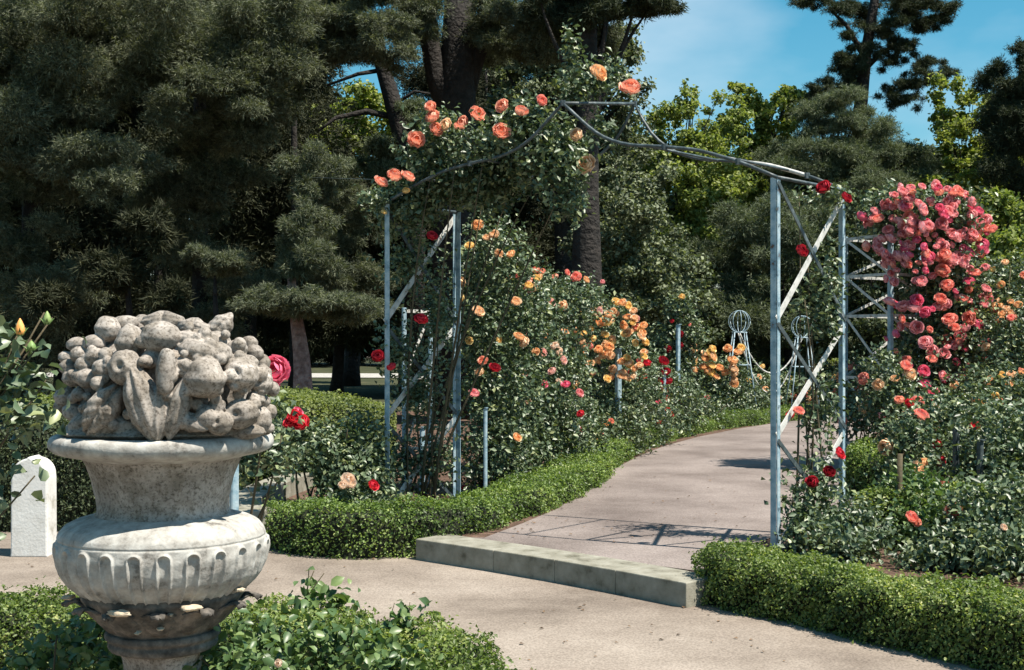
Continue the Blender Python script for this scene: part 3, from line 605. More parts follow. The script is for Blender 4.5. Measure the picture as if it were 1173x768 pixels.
# ------------------------------------------------------------------ left bed roses (from near to far)
GR = 'rose bushes planted in the garden beds'
def rb(label, px, Y, blobs, n, blooms=(), rnd=None, **kw): 
    kw.setdefault('group', GR); k = kw.pop('k', 1.0)
    if k != 1.0:                                                  # set the bush back behind the hedge
        Y *= k; blobs = [(b[0], b[1], b[2] * k, b[3] * k, b[4] * k, b[5] * k) for b in blobs]
        blooms = [(b[0], b[1], b[2] * k, b[3], b[4] if len(b) > 4 else .1) for b in blooms]
    return rose(label, gz(px, Y), blobs, n, blooms, rnd, **kw)
rb('tall rose shrub with peach blooms at its crown, just right of the left arch posts', 565, 11.0, [(565, 300, 11.0, .36, .35, .38), (545, 370, 10.9, .25, .3, .4), (590, 370, 11.2, .4, .4, .45), (575, 450, 11.0, .42, .4, .4), (560, 520, 10.9, .36, .35, .4)], 11500,
   [(547, 258, 10.6, 'orange', .08), (566, 268, 10.6, 'peach', .08), (557, 272, 10.6, 'peach', .07), (538, 281, 10.5, 'yellow', .07), (585, 291, 10.6, 'orange', .08), (548, 356, 10.5, 'peach', .1), (553, 413, 10.4, 'salmon', .09), (543, 450, 10.3, 'pink', .08), (567, 421, 10.5, 'darkred', .08), (595, 385, 10.7, 'orange', .09), (591, 345, 10.7, 'peach', .09), (600, 392, 10.7, 'peach', .08)], (10, ['peach', 'orange', 'yellow']), dsz=.07, lsize=.05, canes=10, k=1.05)
rb('broad rose shrub with salmon blooms along its top, second behind the arch', 630, 12.0, [(610, 345, 12.0, .36, .4, .3), (655, 350, 12.2, .36, .4, .28), (625, 410, 12.0, .4, .45, .4), (650, 440, 12.2, .25, .3, .3), (625, 480, 11.9, .42, .45, .4)], 12500,
   [(604, 325, 11.6, 'salmon', .12), (611, 329, 11.6, 'orange', .1), (617, 318, 11.6, 'orange', .08), (660, 317, 11.7, 'coral', .12), (672, 320, 11.7, 'orange', .08), (645, 350, 11.6, 'peach', .09), (593, 317, 11.6, 'coral', .06), (690, 323, 11.8, 'pink', .06), (650, 312, 11.7, 'coral', .06)], (14, ['peach', 'orange', 'peach', 'salmon', 'blush']), dsz=.08, lsize=.05, canes=8, k=1.12)
rb('low rose shrub with blush white clusters beside the apricot rose', 635, 11.5, [(632, 425, 11.5, .3, .3, .25), (615, 470, 11.4, .42, .35, .35), (650, 500, 11.6, .35, .35, .35), (600, 520, 11.1, .4, .35, .3)], 8000,
   [(622, 404, 11.2, 'blush', .09), (636, 396, 11.2, 'cream', .08), (641, 403, 11.2, 'cream', .08), (646, 413, 11.2, 'blush', .08), (632, 425, 11.1, 'blush', .08), (640, 436, 11.1, 'cream', .06), (605, 460, 11.0, 'cream', .07), (600, 428, 11.0, 'blush', .09), (624, 440, 11.0, 'hotpink', .08), (648, 440, 11.1, 'hotpink', .08), (664, 450, 11.1, 'pink', .07), (665, 474, 11.1, 'red', .07), (532, 560, 10.2, 'red', .06)], lsize=.048, k=1.13)
ap = []
for i in range(78):
    a = rr.random() * 6.3; q_ = sqrt(rr.random()); ap.append((697 + 38 * q_ * cos(a) + (6 if i % 3 else -8), 392 + 50 * q_ * sin(a), 12.8 + rr.uniform(-.1, .15), rr.choice(['orange', 'peach', 'peach', 'yellow', 'orange', 'peach', 'coral'] if i % 7 == 0 else ['orange', 'peach', 'peach', 'yellow', 'peach']), .088))
rb('rose bush with a dense cluster of apricot yellow blooms halfway along the path', 700, 13.4, [(697, 390, 13.3, .36, .3, .42), (720, 450, 13.5, .38, .35, .3), (690, 480, 13.2, .4, .35, .3)], 8000, ap + [(728, 365, 12.9, 'blush', .08), (729, 375, 12.9, 'salmon', .09), (726, 366, 12.8, 'orange', .08)], lsize=.052, k=1.16)
rb('low rose bush with scattered pink and orange blooms along the left hedge', 680, 12.4, [(665, 500, 12.2, .45, .3, .28), (705, 495, 12.6, .4, .3, .28), (740, 480, 13.8, .4, .35, .28)], 8000,
   [(695, 485, 12.1, 'orange', .08), (690, 497, 12.1, 'salmon', .08), (670, 499, 12.0, 'pink', .07), (659, 497, 12.0, 'pink', .06), (633, 470, 12, 'red', .07), (685, 505, 12.2, 'orange', .05)], (12, ['pink', 'orange', 'hotpink', 'salmon', 'red']), dsz=.07, lsize=.05, k=1.21)
dr = [(745 + rr.uniform(-28, 22), 436 + rr.uniform(-26, 26), 15.2, rr.choice(['darkred', 'darkred', 'red']), .12) for i in range(24)] + [(755, 490 - rr.uniform(0, 12), 14.9, 'red', .1), (765, 470, 15, 'red', .09), (768, 474, 15, 'red', .09)]
rb('rose bush full of dark crimson blooms beside the apricot one', 750, 15.6, [(740, 430, 15.6, .32, .3, .3), (770, 455, 15.6, .4, .35, .3), (745, 470, 15.3, .45, .35, .25)], 6500, dr, lsize=.055, k=1.16)
rb('standard rose on a tall stem with one yellow bloom at the top', 780, 16.0, [(778, 355, 16, .2, .2, .22), (790, 385, 16, .22, .2, .3), (762, 395, 16, .2, .2, .25), (780, 420, 16, .18, .2, .25)], 3600, [(781, 340, 15.8, 'yellow', .09)] + [(765, 400, 15.8, 'darkred', .1), (779, 383, 15.8, 'darkred', .09), (779, 396, 15.8, 'darkred', .08), (790, 372, 15.8, 'coral', .05), (770, 368, 15.8, 'darkred', .07)], lsize=.06, name='standard_rose', cat='standard rose', k=1.17)
oy = [(822 + rr.uniform(-34, 28), 415 + rr.uniform(-17, 16), 17.5, rr.choice(['orange', 'peach', 'yellow', 'yellow', 'orange']), .13) for i in range(28)] + [(841, 430 + rr.uniform(-18, 12), 17.4, rr.choice(['peach', 'orange']), .12) for i in range(7)]
rb('rose bush topped with orange and yellow blooms before the ball-topped stand', 825, 18.0, [(820, 425, 18.0, .5, .35, .22), (805, 450, 17.8, .5, .35, .25), (840, 455, 18, .45, .35, .25)], 6500, oy, lsize=.065, k=1.17)
rb('far green rose bush with a few pale yellow blooms past the orange one', 865, 20.3, [(865, 450, 20.3, .5, .4, .3), (885, 445, 20.8, .5, .4, .3), (850, 465, 19.6, .5, .3, .22)], 6000, [(850, 445, 19.8, 'yellow', .1), (870, 432, 19.9, 'peach', .1), (893, 455, 20, 'cream', .1), (858, 436, 19.8, 'yellow', .1), (877, 446, 19.8, 'peach', .1), (843, 463, 19.4, 'red', .1), (873, 405 + 15, 20, 'yellow', .09)], lsize=.07, k=1.12)
rb('low leafy rose bush filling the bed below the crimson roses', 790, 16.2, [(790, 470, 16.2, .5, .3, .22), (760, 478, 15.2, .45, .3, .22), (820, 470, 17.2, .5, .3, .22)], 6500, (), (5, ['red', 'pink']), lsize=.055, k=1.2)
rb('farthest rose bush seen between the right arch posts with pale pink blooms', 930, 24.0, [(930, 440, 24, .7, .4, .4), (960, 445, 24, .6, .4, .35), (905, 450, 23.5, .5, .4, .3)], 7000, (), (16, ['peach', 'yellow', 'cream', 'salmon', 'coral']), lsize=.08, dsz=.13)
rb('rose shrub with bright red blooms between the urn and the arch', 345, 9.9, [(365, 512, 9.9, .28, .3, .2), (328, 495, 9.8, .18, .25, .2), (395, 545, 9.9, .24, .3, .22), (395, 575, 9.7, .2, .2, .14)], 4300,
   [(338, 478, 9.2, 'red', .11), (344, 484, 9.2, 'red', .1), (331, 484, 9.2, 'red', .09), (342, 471, 9.25, 'hotpink', .08), (428, 556, 9.5, 'red', .09), (400, 551, 9.5, 'cream', .11)], lsize=.05)
rb('loose rose shrub with pale buds leaning on the left foot of the arch', 415, 10.0, [(410, 520, 10.0, .3, .3, .3), (425, 565, 9.8, .25, .2, .2), (405, 580, 9.7, .3, .2, .13), (375, 588, 9.6, .2, .15, .08)], 3600, [(392, 556, 9.4, 'cream', .06)], lsize=.048)
rose('rose bush with one big pink bloom just right of the urn fruit', (-1.72, 7.6, 0), [(300, 500, 7.6, .2, .2, .28), (318, 520, 7.6, .14, .2, .14), (285, 530, 7.6, .08, .15, .16)], 1100,
   [(313, 424, 7.2, 'hotpink', .165), (322, 418, 7.3, 'hotpink', .08)], lsize=.048, canes=3, group=GR, thick=.5, cane_pts=[P(313, 428, 7.25), P(318, 500, 7.5), P(335, 540, 7.6)])

# ------------------------------------------------------------------ right bed roses
rb('rose bush with peach blooms under the left side of the pink climber', 990, 14.0, [(990, 440, 14.3, .35, .3, .3), (985, 470, 14, .35, .3, .28), (1010, 455, 14, .3, .3, .3)], 4500, (), (20, ['peach', 'salmon', 'coral', 'orange']), lsize=.055)
rb('airy rose bush with cream and coral blooms on thin canes right of the path', 1025, 11.6, [(1030, 470, 11.6, .35, .3, .3), (1060, 500, 11.6, .4, .3, .3), (1015, 440, 11.7, .25, .25, .3)], 4500, [(1055, 488, 11.2, 'cream', .1), (1073, 490, 11.2, 'cream', .12), (1075, 530, 11.1, 'cream', .12), (1050, 462, 11.2, 'coral', .1), (1042, 462, 11.2, 'red', .08), (1030, 458, 11.2, 'salmon', .09), (1043, 472, 11.2, 'red', .09)], (12, ['peach', 'coral', 'salmon']), lsize=.05)
rb('tall shrub rose with tiny orange blooms at the right edge behind the pink climber', 1150, 13.0, [(1160, 375, 13.6, .35, .4, .35), (1165, 400, 13, .45, .4, .5), (1135, 450, 12.6, .4, .4, .3), (1160, 470, 12.6, .45, .4, .4), (1165, 340, 13.8, .4, .4, .45)], 13500, (), (60, ['orange', 'orange', 'peach', 'salmon', 'yellow', 'coral']), lsize=.05, dsz=.075)
rb('dense leafy rose bush with dusty orange blooms in the right bed', 1100, 10.6, [(1100, 490, 10.7, .5, .4, .35), (1130, 530, 10.3, .45, .4, .4), (1095, 560, 10, .4, .35, .3)], 9000, [(1083, 555, 9.7, 'coral', .1), (1090, 548, 9.8, 'orange', .07)], (10, ['coral', 'orange', 'red']), lsize=.05, dsz=.075)
rb('dark green rose bush at the right edge of the picture', 1165, 9.4, [(1160, 520, 9.6, .4, .4, .4), (1175, 570, 9.2, .4, .35, .4), (1150, 600, 8.8, .35, .3, .3)], 8500, (), (7, ['coral', 'salmon', 'peach']), lsize=.048, dsz=.07)
rb('near rose bush with dull pink fading blooms in the right bed', 1060, 8.6, [(1055, 610, 8.7, .35, .3, .25), (1090, 620, 8.5, .35, .3, .3), (1050, 570, 8.9, .22, .25, .2)], 7200, [(1045, 592, 8.3, 'coral', .08), (1050, 598, 8.3, 'salmon', .06), (1092, 587, 8.2, 'coral', .11)], lsize=.046, m='rose_leaf_fresh')
rb('sprawling rose bush just behind the right box hedge', 1130, 8.0, [(1130, 625, 8.0, .4, .3, .25), (1165, 640, 7.6, .35, .3, .22), (1100, 645, 7.8, .3, .2, .18), (1060, 650, 7.9, .28, .2, .15), (1150, 590, 8.1, .35, .3, .25)], 9500, [(1150, 604, 7.5, 'cream', .04)], lsize=.046)
rb('small rose bush with glossy leaves between the two right arch posts', 935, 8.0, [(935, 612, 8.3, .22, .2, .15), (960, 630, 8.0, .25, .2, .16), (985, 610, 8.2, .2, .2, .2)], 3400, (), lsize=.045)
rb('slim bush with dried rose stems beside the bare brown stake', 1030, 9.3, [(1028, 540, 9.4, .15, .15, .25), (1040, 500, 9.5, .2, .2, .2), (1015, 600, 9.2, .2, .2, .2)], 2200, (), (5, ['coral', 'peach']), lsize=.045, canes=8, cr=.012)
MBX = thing('rose_stake', 'bare brown wooden stake in the right bed behind the box hedge', 'stake', gz(1030, 8.8), 'pale iron stakes holding the rose bushes')
MB().tube([gz(1030, 8.8), P(1031, 520, 8.8)], [.022, .018], 10).build('wooden_pole', M['cane'], MBX, MBX.location, smooth=True)
MB().tube([P(1029, 560, 8.8) - Vector((.02, 0, 0)), P(1033, 560, 8.8) + Vector((.02, 0, 0))], .006, 6).build('tie_wire', M['metal_dark'], MBX, MBX.location)

# foreground roses
rose('close rose bush at the left edge with one orange bud on top', (-2.15, 3.9, 0), [(20, 430, 3.9, .13, .12, .14), (35, 470, 3.9, .14, .12, .14), (8, 400, 3.9, .09, .1, .12), (-5, 470, 3.9, .12, .12, .25), (40, 560, 3.9, .05, .06, .06), (-22, 560, 4.0, .08, .1, .2)], 340, (), lsize=.05, hi=True, m='rose_leaf', canes=8, cr=.006, thick=.6, lump=.35, name='rose_bush', group=GR,
     cane_pts=[P(23, 378, 3.9), P(55, 372, 3.9), P(40, 400, 3.9), P(66, 440, 3.9), P(40, 560, 3.9)])
rf = bpy.data.objects[-1] if False else None
def bud(root, pos, col, ln, rd):
    mb = MB(); pos = Vector(pos)
    mb.tube([pos + Vector((0, 0, z * ln)) for z in (0, .15, .35, .6, .85, 1)], [rd * .45, rd * .9, rd, rd * .8, rd * .4, rd * .06], 12)
    o = mb.build('rose_bud', col, root, root.location, smooth=True)
    sb = MB()
    for k in range(5):
        a = k * 2 * pi / 5; d = Vector((cos(a), sin(a), 0)); t_ = Vector((-sin(a), cos(a), 0))
        sb.add([pos + d * rd * .5 + t_ * rd * .45, pos + d * rd * .5 - t_ * rd * .45, pos + d * rd * 1.25 + Vector((0, 0, ln * .4)), pos + d * rd * 1.9 + Vector((0, 0, ln * .5))], [(0, 1, 2), (0, 2, 3), (1, 3, 2)])
    so_ = sb.build('sepal', M['sepal'], o, root.location)
M['sepal'] = noise_mat('sepal', [(.3, (.08, .14, .04)), (.7, (.14, .22, .07))], 30, bump=.1, rough=.6)
M['bud_orange'] = noise_mat('bud_orange', [(.35, (.85, .28, .05)), (.65, (.88, .42, .14))], 25, bump=.1, rough=.5)
M['bud_green'] = noise_mat('bud_green', [(.35, (.14, .24, .07)), (.65, (.26, .34, .12))], 25, bump=.1, rough=.5)
fr_root = [o for o in bpy.data.objects if o.get('label', '').startswith('close rose bush')][0]
bud(fr_root, P(23, 385, 3.85), M['bud_orange'], .052, .014)
bud(fr_root, P(54, 372, 3.85), M['bud_green'], .04, .012)
bud(fr_root, P(36, 402, 3.85), M['bud_green'], .03, .014)
rose('leafy rose growing through the near hedge right of the urn foot', (-.75, 4.6, 0), [(300, 740, 4.75, .2, .12, .13), (380, 745, 4.6, .2, .15, .13), (260, 765, 4.5, .16, .15, .1), (330, 790, 4.5, .2, .15, .1), (450, 765, 4.5, .16, .12, .09)], 1500, [(207 + 112, 760, 4.35, 'cream', .03)], lsize=.042, hi=True, m='rose_leaf_fresh', canes=5, cr=.006, group=GR, thick=.45)
rose('young rose shoot rising above the near hedge behind the urn', (-.9, 5.6, 0), [(360, 672, 5.6, .08, .08, .05), (385, 690, 5.6, .12, .08, .05), (355, 700, 5.5, .1, .1, .1)], 130, (), lsize=.055, hi=True, m='rose_leaf_fresh', canes=3, cr=.005, group=GR, thick=.6, cane_pts=[P(360, 662, 5.6), P(372, 665, 5.6)])
rose('little rose sprig poking from the near hedge beside the path', (-.42, 5.2, 0), [(465, 700, 5.2, .07, .06, .05), (455, 715, 5.2, .08, .08, .05)], 70, (), lsize=.045, hi=True, m='rose_leaf_fresh', canes=2, cr=.004, group=GR, thick=.6, cane_pts=[P(462, 692, 5.2)])
rose('leafy rose at the left foot of the urn in front of the near hedge', (-1.6, 4.7, 0), [(90, 745, 4.8, .16, .12, .12), (40, 760, 4.8, .16, .12, .1), (130, 765, 4.6, .1, .1, .12)], 700, (), lsize=.042, hi=True, m='rose_leaf_fresh', canes=5, cr=.006, group=GR, thick=.45)

# ------------------------------------------------------------------ stone urn
UY = 4.5; UX = (187 - PW / 2) / F * UY; k3 = UY / F
uz = lambda y: CAMZ - (y - HZ) * k3
urn = thing('stone_urn', 'large weathered stone garden urn heaped with carved fruit on a square pedestal', 'urn', (UX, UY, 0))
uo = Vector((UX, UY, 0))
def lathe(name, prof, m, n=96, disp=None, smooth=True):
    """prof: (y_px, r_px) from top to bottom"""
    zs = np.array([uz(p[0]) for p in prof]); rs = np.array([p[1] * k3 for p in prof]); k = len(zs)
    th = np.linspace(0, 2 * pi, n, endpoint=False)
    R = np.repeat(rs[:, None], n, 1); Z = np.repeat(zs[:, None], n, 1); T = np.repeat(th[None], k, 0)
    if disp is not None: R = R + disp(T, Z)
    V = np.stack([R * np.cos(T), R * np.sin(T), Z], -1).reshape(-1, 3)
    idx = np.arange(k * n).reshape(k, n); nx = np.roll(idx, -1, 1)
    Fc = np.stack([idx[:-1], idx[1:], nx[1:], nx[:-1]], -1).reshape(-1, 4)
    return obj(name, mk_mesh(name, V, Fc, m, smooth=smooth), urn)
def smooth_prof(ctrl, n):
    ctrl = np.array(ctrl, float); d = np.concatenate([[0], np.cumsum(np.linalg.norm(np.diff(ctrl, axis=0), axis=1))]); t = np.linspace(0, d[-1], n)
    y = np.interp(t, d, ctrl[:, 0]); r = np.interp(t, d, ctrl[:, 1])
    for _ in range(3):
        y[1:-1] = (y[:-2] + 2 * y[1:-1] + y[2:]) / 4; r[1:-1] = (r[:-2] + 2 * r[1:-1] + r[2:]) / 4
    return list(zip(y, r))
def wear(T, Z): return .0012 * (np.sin(T * 7 + Z * 40) + np.sin(T * 23 - Z * 90) * .6) 
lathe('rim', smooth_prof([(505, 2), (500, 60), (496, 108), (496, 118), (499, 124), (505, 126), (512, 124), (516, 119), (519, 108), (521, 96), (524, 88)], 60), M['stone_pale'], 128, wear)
lathe('neck', smooth_prof([(522, 90), (528, 86), (545, 80), (560, 76), (575, 73), (584, 73), (590, 78)], 40), M['stone'], 96, wear)
NG = 24
def gad(T, Z):
    zt, zb = uz(618), uz(684)
    a = ((T * NG / (2 * pi)) + .5) % 1 - .5                      # -.5...5 inside each tongue
    x = a * 2 * pi * .345 / NG; hw = .021
    ztop = zt - hw
    d = np.where(Z > ztop, np.sqrt(x ** 2 + (Z - ztop) ** 2), np.abs(x)) - hw
    ridge = np.exp(-(d / .0042) ** 2) * .009 - np.where(d < 0, .006, 0) * (1 - np.exp(-(d / .006) ** 2))
    return np.where(Z > zt + .012, 0, ridge * np.clip((Z - uz(690)) / .05, 0, 1)) + wear(T, Z) - .004 * np.exp(-((Z - uz(613)) / .003) ** 2)
lathe('gadrooned_bowl', smooth_prof([(587, 74), (590, 84), (594, 98), (599, 108), (606, 114), (614, 116.5), (628, 117.5), (642, 115), (654, 110), (664, 102), (673, 92), (680, 80)], 150), M['stone_pale'], 768, gad)
lower_bowl = lathe('lower_bowl', smooth_prof([(672, 90), (678, 92), (690, 84), (705, 72), (716, 62), (719, 60)], 40), M['stone_shaded'], 96, wear)
lathe('collar', smooth_prof([(718, 56), (720, 64), (726, 65), (730, 60), (734, 62), (740, 60), (744, 48)], 40), M['stone_shaded'], 96, wear)
lathe('stem', smooth_prof([(742, 50), (750, 45), (775, 42), (800, 48), (815, 66), (822, 78), (834, 80), (836, 10)], 50), M['stone'], 96, wear)
# acanthus leaves round the lower bowl with curled-over tips
def acanthus(th, long, m):
    V = []; nu, nv = 9, 12
    for j in range(nv):
        t = j / (nv - 1)
        y = 716 - 36 * t if t < .85 else 716 - 36 * .85 + (t - .85) * 30
        rr_ = (60 + 34 * t ** .9 + (10 * max(0, t - .7) / .3) * long) * k3
        wj = (.03 + .026 * sin(pi * min(t * .9, 1))) * (1 - .75 * max(0, t - .72) / .28)
        for i in range(nu):
            s_ = i / (nu - 1) * 2 - 1; lob = 1 + .16 * cos(t * 26)
            bulge = .011 * (1 - s_ * s_) + .003 * cos(s_ * 9)
            a = th + s_ * wj * lob / max(rr_, .05)
            V.append(((rr_ + bulge) * cos(a), (rr_ + bulge) * sin(a), uz(y) + .004 * s_ * s_))
    Fc = [(j * nu + i, j * nu + i + 1, (j + 1) * nu + i + 1, (j + 1) * nu + i) for j in range(nv - 1) for i in range(nu - 1)]
    o = obj('acanthus_leaf', mk_mesh('acanthus_leaf', V, Fc, m, smooth=True), lower_bowl)
    sm = o.modifiers.new('thick', 'SOLIDIFY'); sm.thickness = .012; sm.offset = -1
    return o
for k in range(12):
    acanthus(-pi / 2 + .2 + k * 2 * pi / 12, 1.2 if k % 2 else .8, M['stone_shaded'])
tipm = M['stone_tip_lit']
def lump(name, c, r, m, parent, o, seed=0, seg=16, rot=None, nz_=.08, kind=None):
    V = []; n1, n2 = seg, seg // 2 + 2; rs = random.Random(seed); ph = [rs.uniform(0, 6) for _ in range(4)]
    R = rot or Matrix.Identity(3)
    for j in range(n2):
        p_ = -pi / 2 + pi * j / (n2 - 1)
        for i in range(n1):
            a = 2 * pi * i / n1; d = Vector((cos(a) * cos(p_), sin(a) * cos(p_), sin(p_)))
            f = 1 + nz_ * (sin(d.x * 4 + ph[0]) * sin(d.y * 5 + ph[1]) + .5 * sin(d.z * 9 + ph[2]))
            fx = 1.0
            if kind == 'apple':
                q = (d.x + .1) ** 2 + (d.z - .15) ** 2 if d.y < 0 else 9; f -= .42 * math.exp(-q / .05) - .08 * math.exp(-(sqrt(q) - .38) ** 2 / .02)
            elif kind == 'leaf': f -= .26 * math.exp(-(d.x / .14) ** 2) * (d.y < 0); f += .04 * cos(d.z * 16 + abs(d.x) * 8); fx = 1 - .45 * abs(d.z) ** 2.2
            elif kind == 'ribs': f += .055 * cos(9 * math.atan2(d.y, d.x)); fx = 1 - .25 * abs(d.z) ** 2
            elif kind == 'pear': fx = 1 - .32 * max(0, d.z) ** .8
            V.append(Vector(c) - Vector(o) + R @ Vector((d.x * r[0] * f * fx, d.y * r[1] * f, d.z * r[2] * f)))
    Fc = [(j * n1 + i, j * n1 + (i + 1) % n1, (j + 1) * n1 + (i + 1) % n1, (j + 1) * n1 + i) for j in range(n2 - 1) for i in range(n1)]
    if name is None: return V, Fc
    return obj(name, mk_mesh(name, [tuple(v) for v in V], Fc, m, smooth=True), parent)
for px, y, wx, wz in ((168, 681, .036, .010), (241, 678, .034, .010), (92, 676, .02, .007), (283, 668, .018, .006), (206, 702, .012, .005), (215, 687, .012, .005), (182, 706, .009, .005)):
    dx = (px - 187) * k3; rad = (104 if y < 685 else 84) * k3; yy = -sqrt(max(rad ** 2 - dx ** 2, 1e-4))
    a = math.atan2(yy, dx)
    lump('leaf_tip', (UX + dx, UY + yy, uz(y)), (wx, .022, wz), tipm, lower_bowl, uo, seed=px, rot=Matrix.Rotation(a + pi / 2, 3, 'Z'), nz_=.3)
# carved fruit: ellipsoids fused by a voxel remesh
fz = lambda zx, zy: (50 + zx * .2866, 340 + zy * .2866)
fruit = [ # zx, zy, rx, ry (zoom px), tilt deg, push towards the camera
 (480, 100, 85, 42, 0, -.10), (320, 112, 55, 34, 12, -.10), (255, 130, 48, 48, 0, 0), (345, 180, 58, 68, 0, .0), (470, 160, 76, 58, 0, .03), (600, 122, 62, 36, -8, -.04),
 (640, 165, 62, 34, -10, 0), (705, 125, 42, 70, -40, -.02), (590, 175, 70, 32, -20, .02), (620, 220, 84, 40, -12, .03), (700, 230, 50, 45, 0, .02), (700, 180, 50, 36, -30, -.02),
 (130, 190, 38, 26, 10, 0), (200, 188, 42, 34, 0, 0), (90, 243, 30, 24, 0, .0), (142, 232, 36, 30, 0, .02), (208, 238, 42, 32, 0, .02), (100, 282, 36, 30, 0, .02), (163, 274, 36, 32, 0, .03), (118, 325, 42, 32, 0, .0), (175, 325, 45, 38, 0, .02), (238, 288, 42, 38, 0, .03),
 (325, 285, 62, 66, 0, .04), (400, 425, 66, 145, 18, .04), (240, 448, 62, 118, -36, .05), (455, 470, 42, 100, 0, .05), (488, 300, 36, 92, -4, .07), (540, 440, 42, 125, -18, .04), (580, 500, 80, 36, -20, .05),
 (430, 250, 40, 36, 0, -.02), (555, 285, 42, 38, 0, .03), (645, 322, 80, 78, 0, .05), (770, 212, 44, 38, 10, 0), (820, 188, 36, 28, 0, -.03), (842, 228, 36, 32, 0, -.01), (788, 312, 66, 64, 0, .03), (812, 265, 44, 30, 0, .02), (868, 345, 44, 48, 0, .02), (878, 308, 32, 32, 0, .01), (915, 370, 26, 28, 0, .0), (870, 265, 34, 32, 0, -.02),
 (650, 482, 48, 46, 0, .05), (702, 506, 48, 46, 0, .06), (690, 438, 34, 30, 20, .03), (785, 470, 68, 54, 12, .04), (848, 408, 36, 26, -20, .02), (862, 492, 46, 52, 0, .02), (900, 460, 30, 30, 0, .0), (885, 525, 34, 26, 0, .01),
 (122, 465, 46, 34, -20, .03), (165, 505, 66, 36, 20, .03), (95, 400, 52, 40, 0, .0), (300, 520, 80, 40, 0, .02), (400, 560, 120, 30, 0, .0), (760, 540, 120, 30, 0, .0)]
FV = []; FF = []
def addf(V, Fc):
    b = len(FV); FV.extend([tuple(v) for v in V]); FF.extend([tuple(i + b for i in f) for f in Fc])
cx0, cz0 = 50 + 492 * .2866, 340 + 330 * .2866
def dome(px, py):
    dx = (px - 187) / 132.0; dz = (py - 440) / 92.0 if py < 440 else (py - 440) / 140.0
    return .34 * sqrt(max(.06, 1 - min(.94, dx * dx + dz * dz)))
for i, (zx, zy, rx, ry, tl, ps) in enumerate(fruit):
    px, py = fz(zx, zy); s_ = .2866 * k3
    dy = dome(px, py) + ps - .05
    Yd = UY - dy; sc = Yd / UY                                   # true position for its own depth
    c = P(px, py, Yd); a, b_ = rx * s_ * sc * 1.08, ry * s_ * sc * 1.08
    kd = {(400, 425): 'ribs', (455, 470): 'ribs', (540, 440): 'ribs', (240, 448): 'leaf', (480, 100): 'leaf', (705, 125): 'leaf', (600, 122): 'leaf', (580, 500): 'leaf', (590, 175): 'leaf',
          (325, 285): 'apple', (788, 312): 'apple', (785, 470): 'apple', (430, 250): 'apple', (702, 506): 'apple', (345, 180): 'pear', (645, 322): 'pear', (555, 285): 'apple', (868, 345): 'apple', (650, 482): 'pear'}.get((zx, zy))
    V, Fc = lump(None, c, (a, min(a, b_) * 1.05, b_), None, None, uo, seed=i, seg=44, rot=Matrix.Rotation(-radians(tl), 3, 'Y'), nz_=.05, kind=kd)
    addf(V, Fc)
    if (zx, zy) in ((325, 285), (788, 312)):
        pass
rf3 = random.Random(8)
for i in range(120):                                              # berries and small grapes filling the gaps
    x = rf3.uniform(66, 312); y = rf3.uniform(372, 488)
    if ((x - 190) / 124) ** 2 + ((y - 470) / 108) ** 2 > .96: continue
    Yd = UY - dome(x, y) + rf3.uniform(-.015, .03); r = rf3.uniform(.013, .024)
    V, Fc = lump(None, P(x, y, Yd), (r, r, r), None, None, uo, seed=i + 300, seg=16, nz_=.04); addf(V, Fc)
rf2 = random.Random(3)
for i in range(46):                                               # the far side of the heap
    a = rf2.uniform(.15, pi - .15); e = rf2.uniform(0, 1.35); r = rf2.uniform(.03, .06)
    c = Vector((UX + .34 * cos(a) * cos(e), UY + .28 * sin(a) * cos(e), uz(478) + .30 * sin(e)))
    V, Fc = lump(None, c, (r, r, r * rf2.uniform(.8, 1.3)), None, None, uo, seed=i + 90, seg=20, nz_=.06); addf(V, Fc)
V, Fc = lump(None, (UX + .0, UY + .02, uz(440)), (.30, .26, .20), None, None, uo, 5, 24); addf(V, Fc)
V, Fc = lump(None, (UX + .0, UY + .0, uz(490)), (.33, .31, .06), None, None, uo, 6, 24); addf(V, Fc)
me = bpy.data.meshes.new('carved_fruit'); me.from_pydata(FV, [], FF); me.materials.append(M['stone']); me.update()
fo = obj('carved_fruit', me, urn)
rm = fo.modifiers.new('fuse', 'REMESH'); rm.mode = 'VOXEL'; rm.voxel_size = .0031; rm.use_smooth_shade = True
sm = fo.modifiers.new('soft', 'SMOOTH'); sm.iterations = 1; sm.factor = .5
# plinth and pedestal, mostly below the frame
pb = MB(); zb_ = uz(836)
pb.box((UX, UY, zb_ - .02), (.5, .5, .04)); pb.box((UX, UY, (zb_ - .045) / 2), (.42, .42, max(zb_ - .045, .02)))
pb.build('pedestal', M['stone'], urn, uo, bevel=.006)

# ------------------------------------------------------------------ white stone bollard
by = 9.1; bx_ = (39 - PW / 2) / F * by
bol = MB(); hw = 21 * by / F; zt = lambda y: CAMZ - (y - HZ) * by / F
outl = []
for s_ in (1,):
    outl = [(-hw * 1.04, 0), (-hw, .02), (-hw * .98, zt(548))] + [(-hw * .96 * cos(t), zt(544) + (zt(524) - zt(544)) * sin(t)) for t in np.linspace(.0, 1.40, 12)] + [(0, zt(521.5))]
outl = outl + [(-x, z) for x, z in reversed(outl[:-1])]
n_ = len(outl); dpt = .2
vs = [(bx_ + x, by - dpt / 2, z) for x, z in outl] + [(bx_ + x, by + dpt / 2, z) for x, z in outl]
bol.add(vs, [tuple(range(n_)), tuple(reversed(range(n_, 2 * n_)))] + [(i, i + n_, (i + 1) % n_ + n_, (i + 1) % n_) for i in range(n_)])
bo = bol.build('stone_bollard', M['white_paint'], None, None, bevel=.012)
tag(bo, 'short whitewashed stone bollard with a pointed round top, left of the urn', 'bollard')

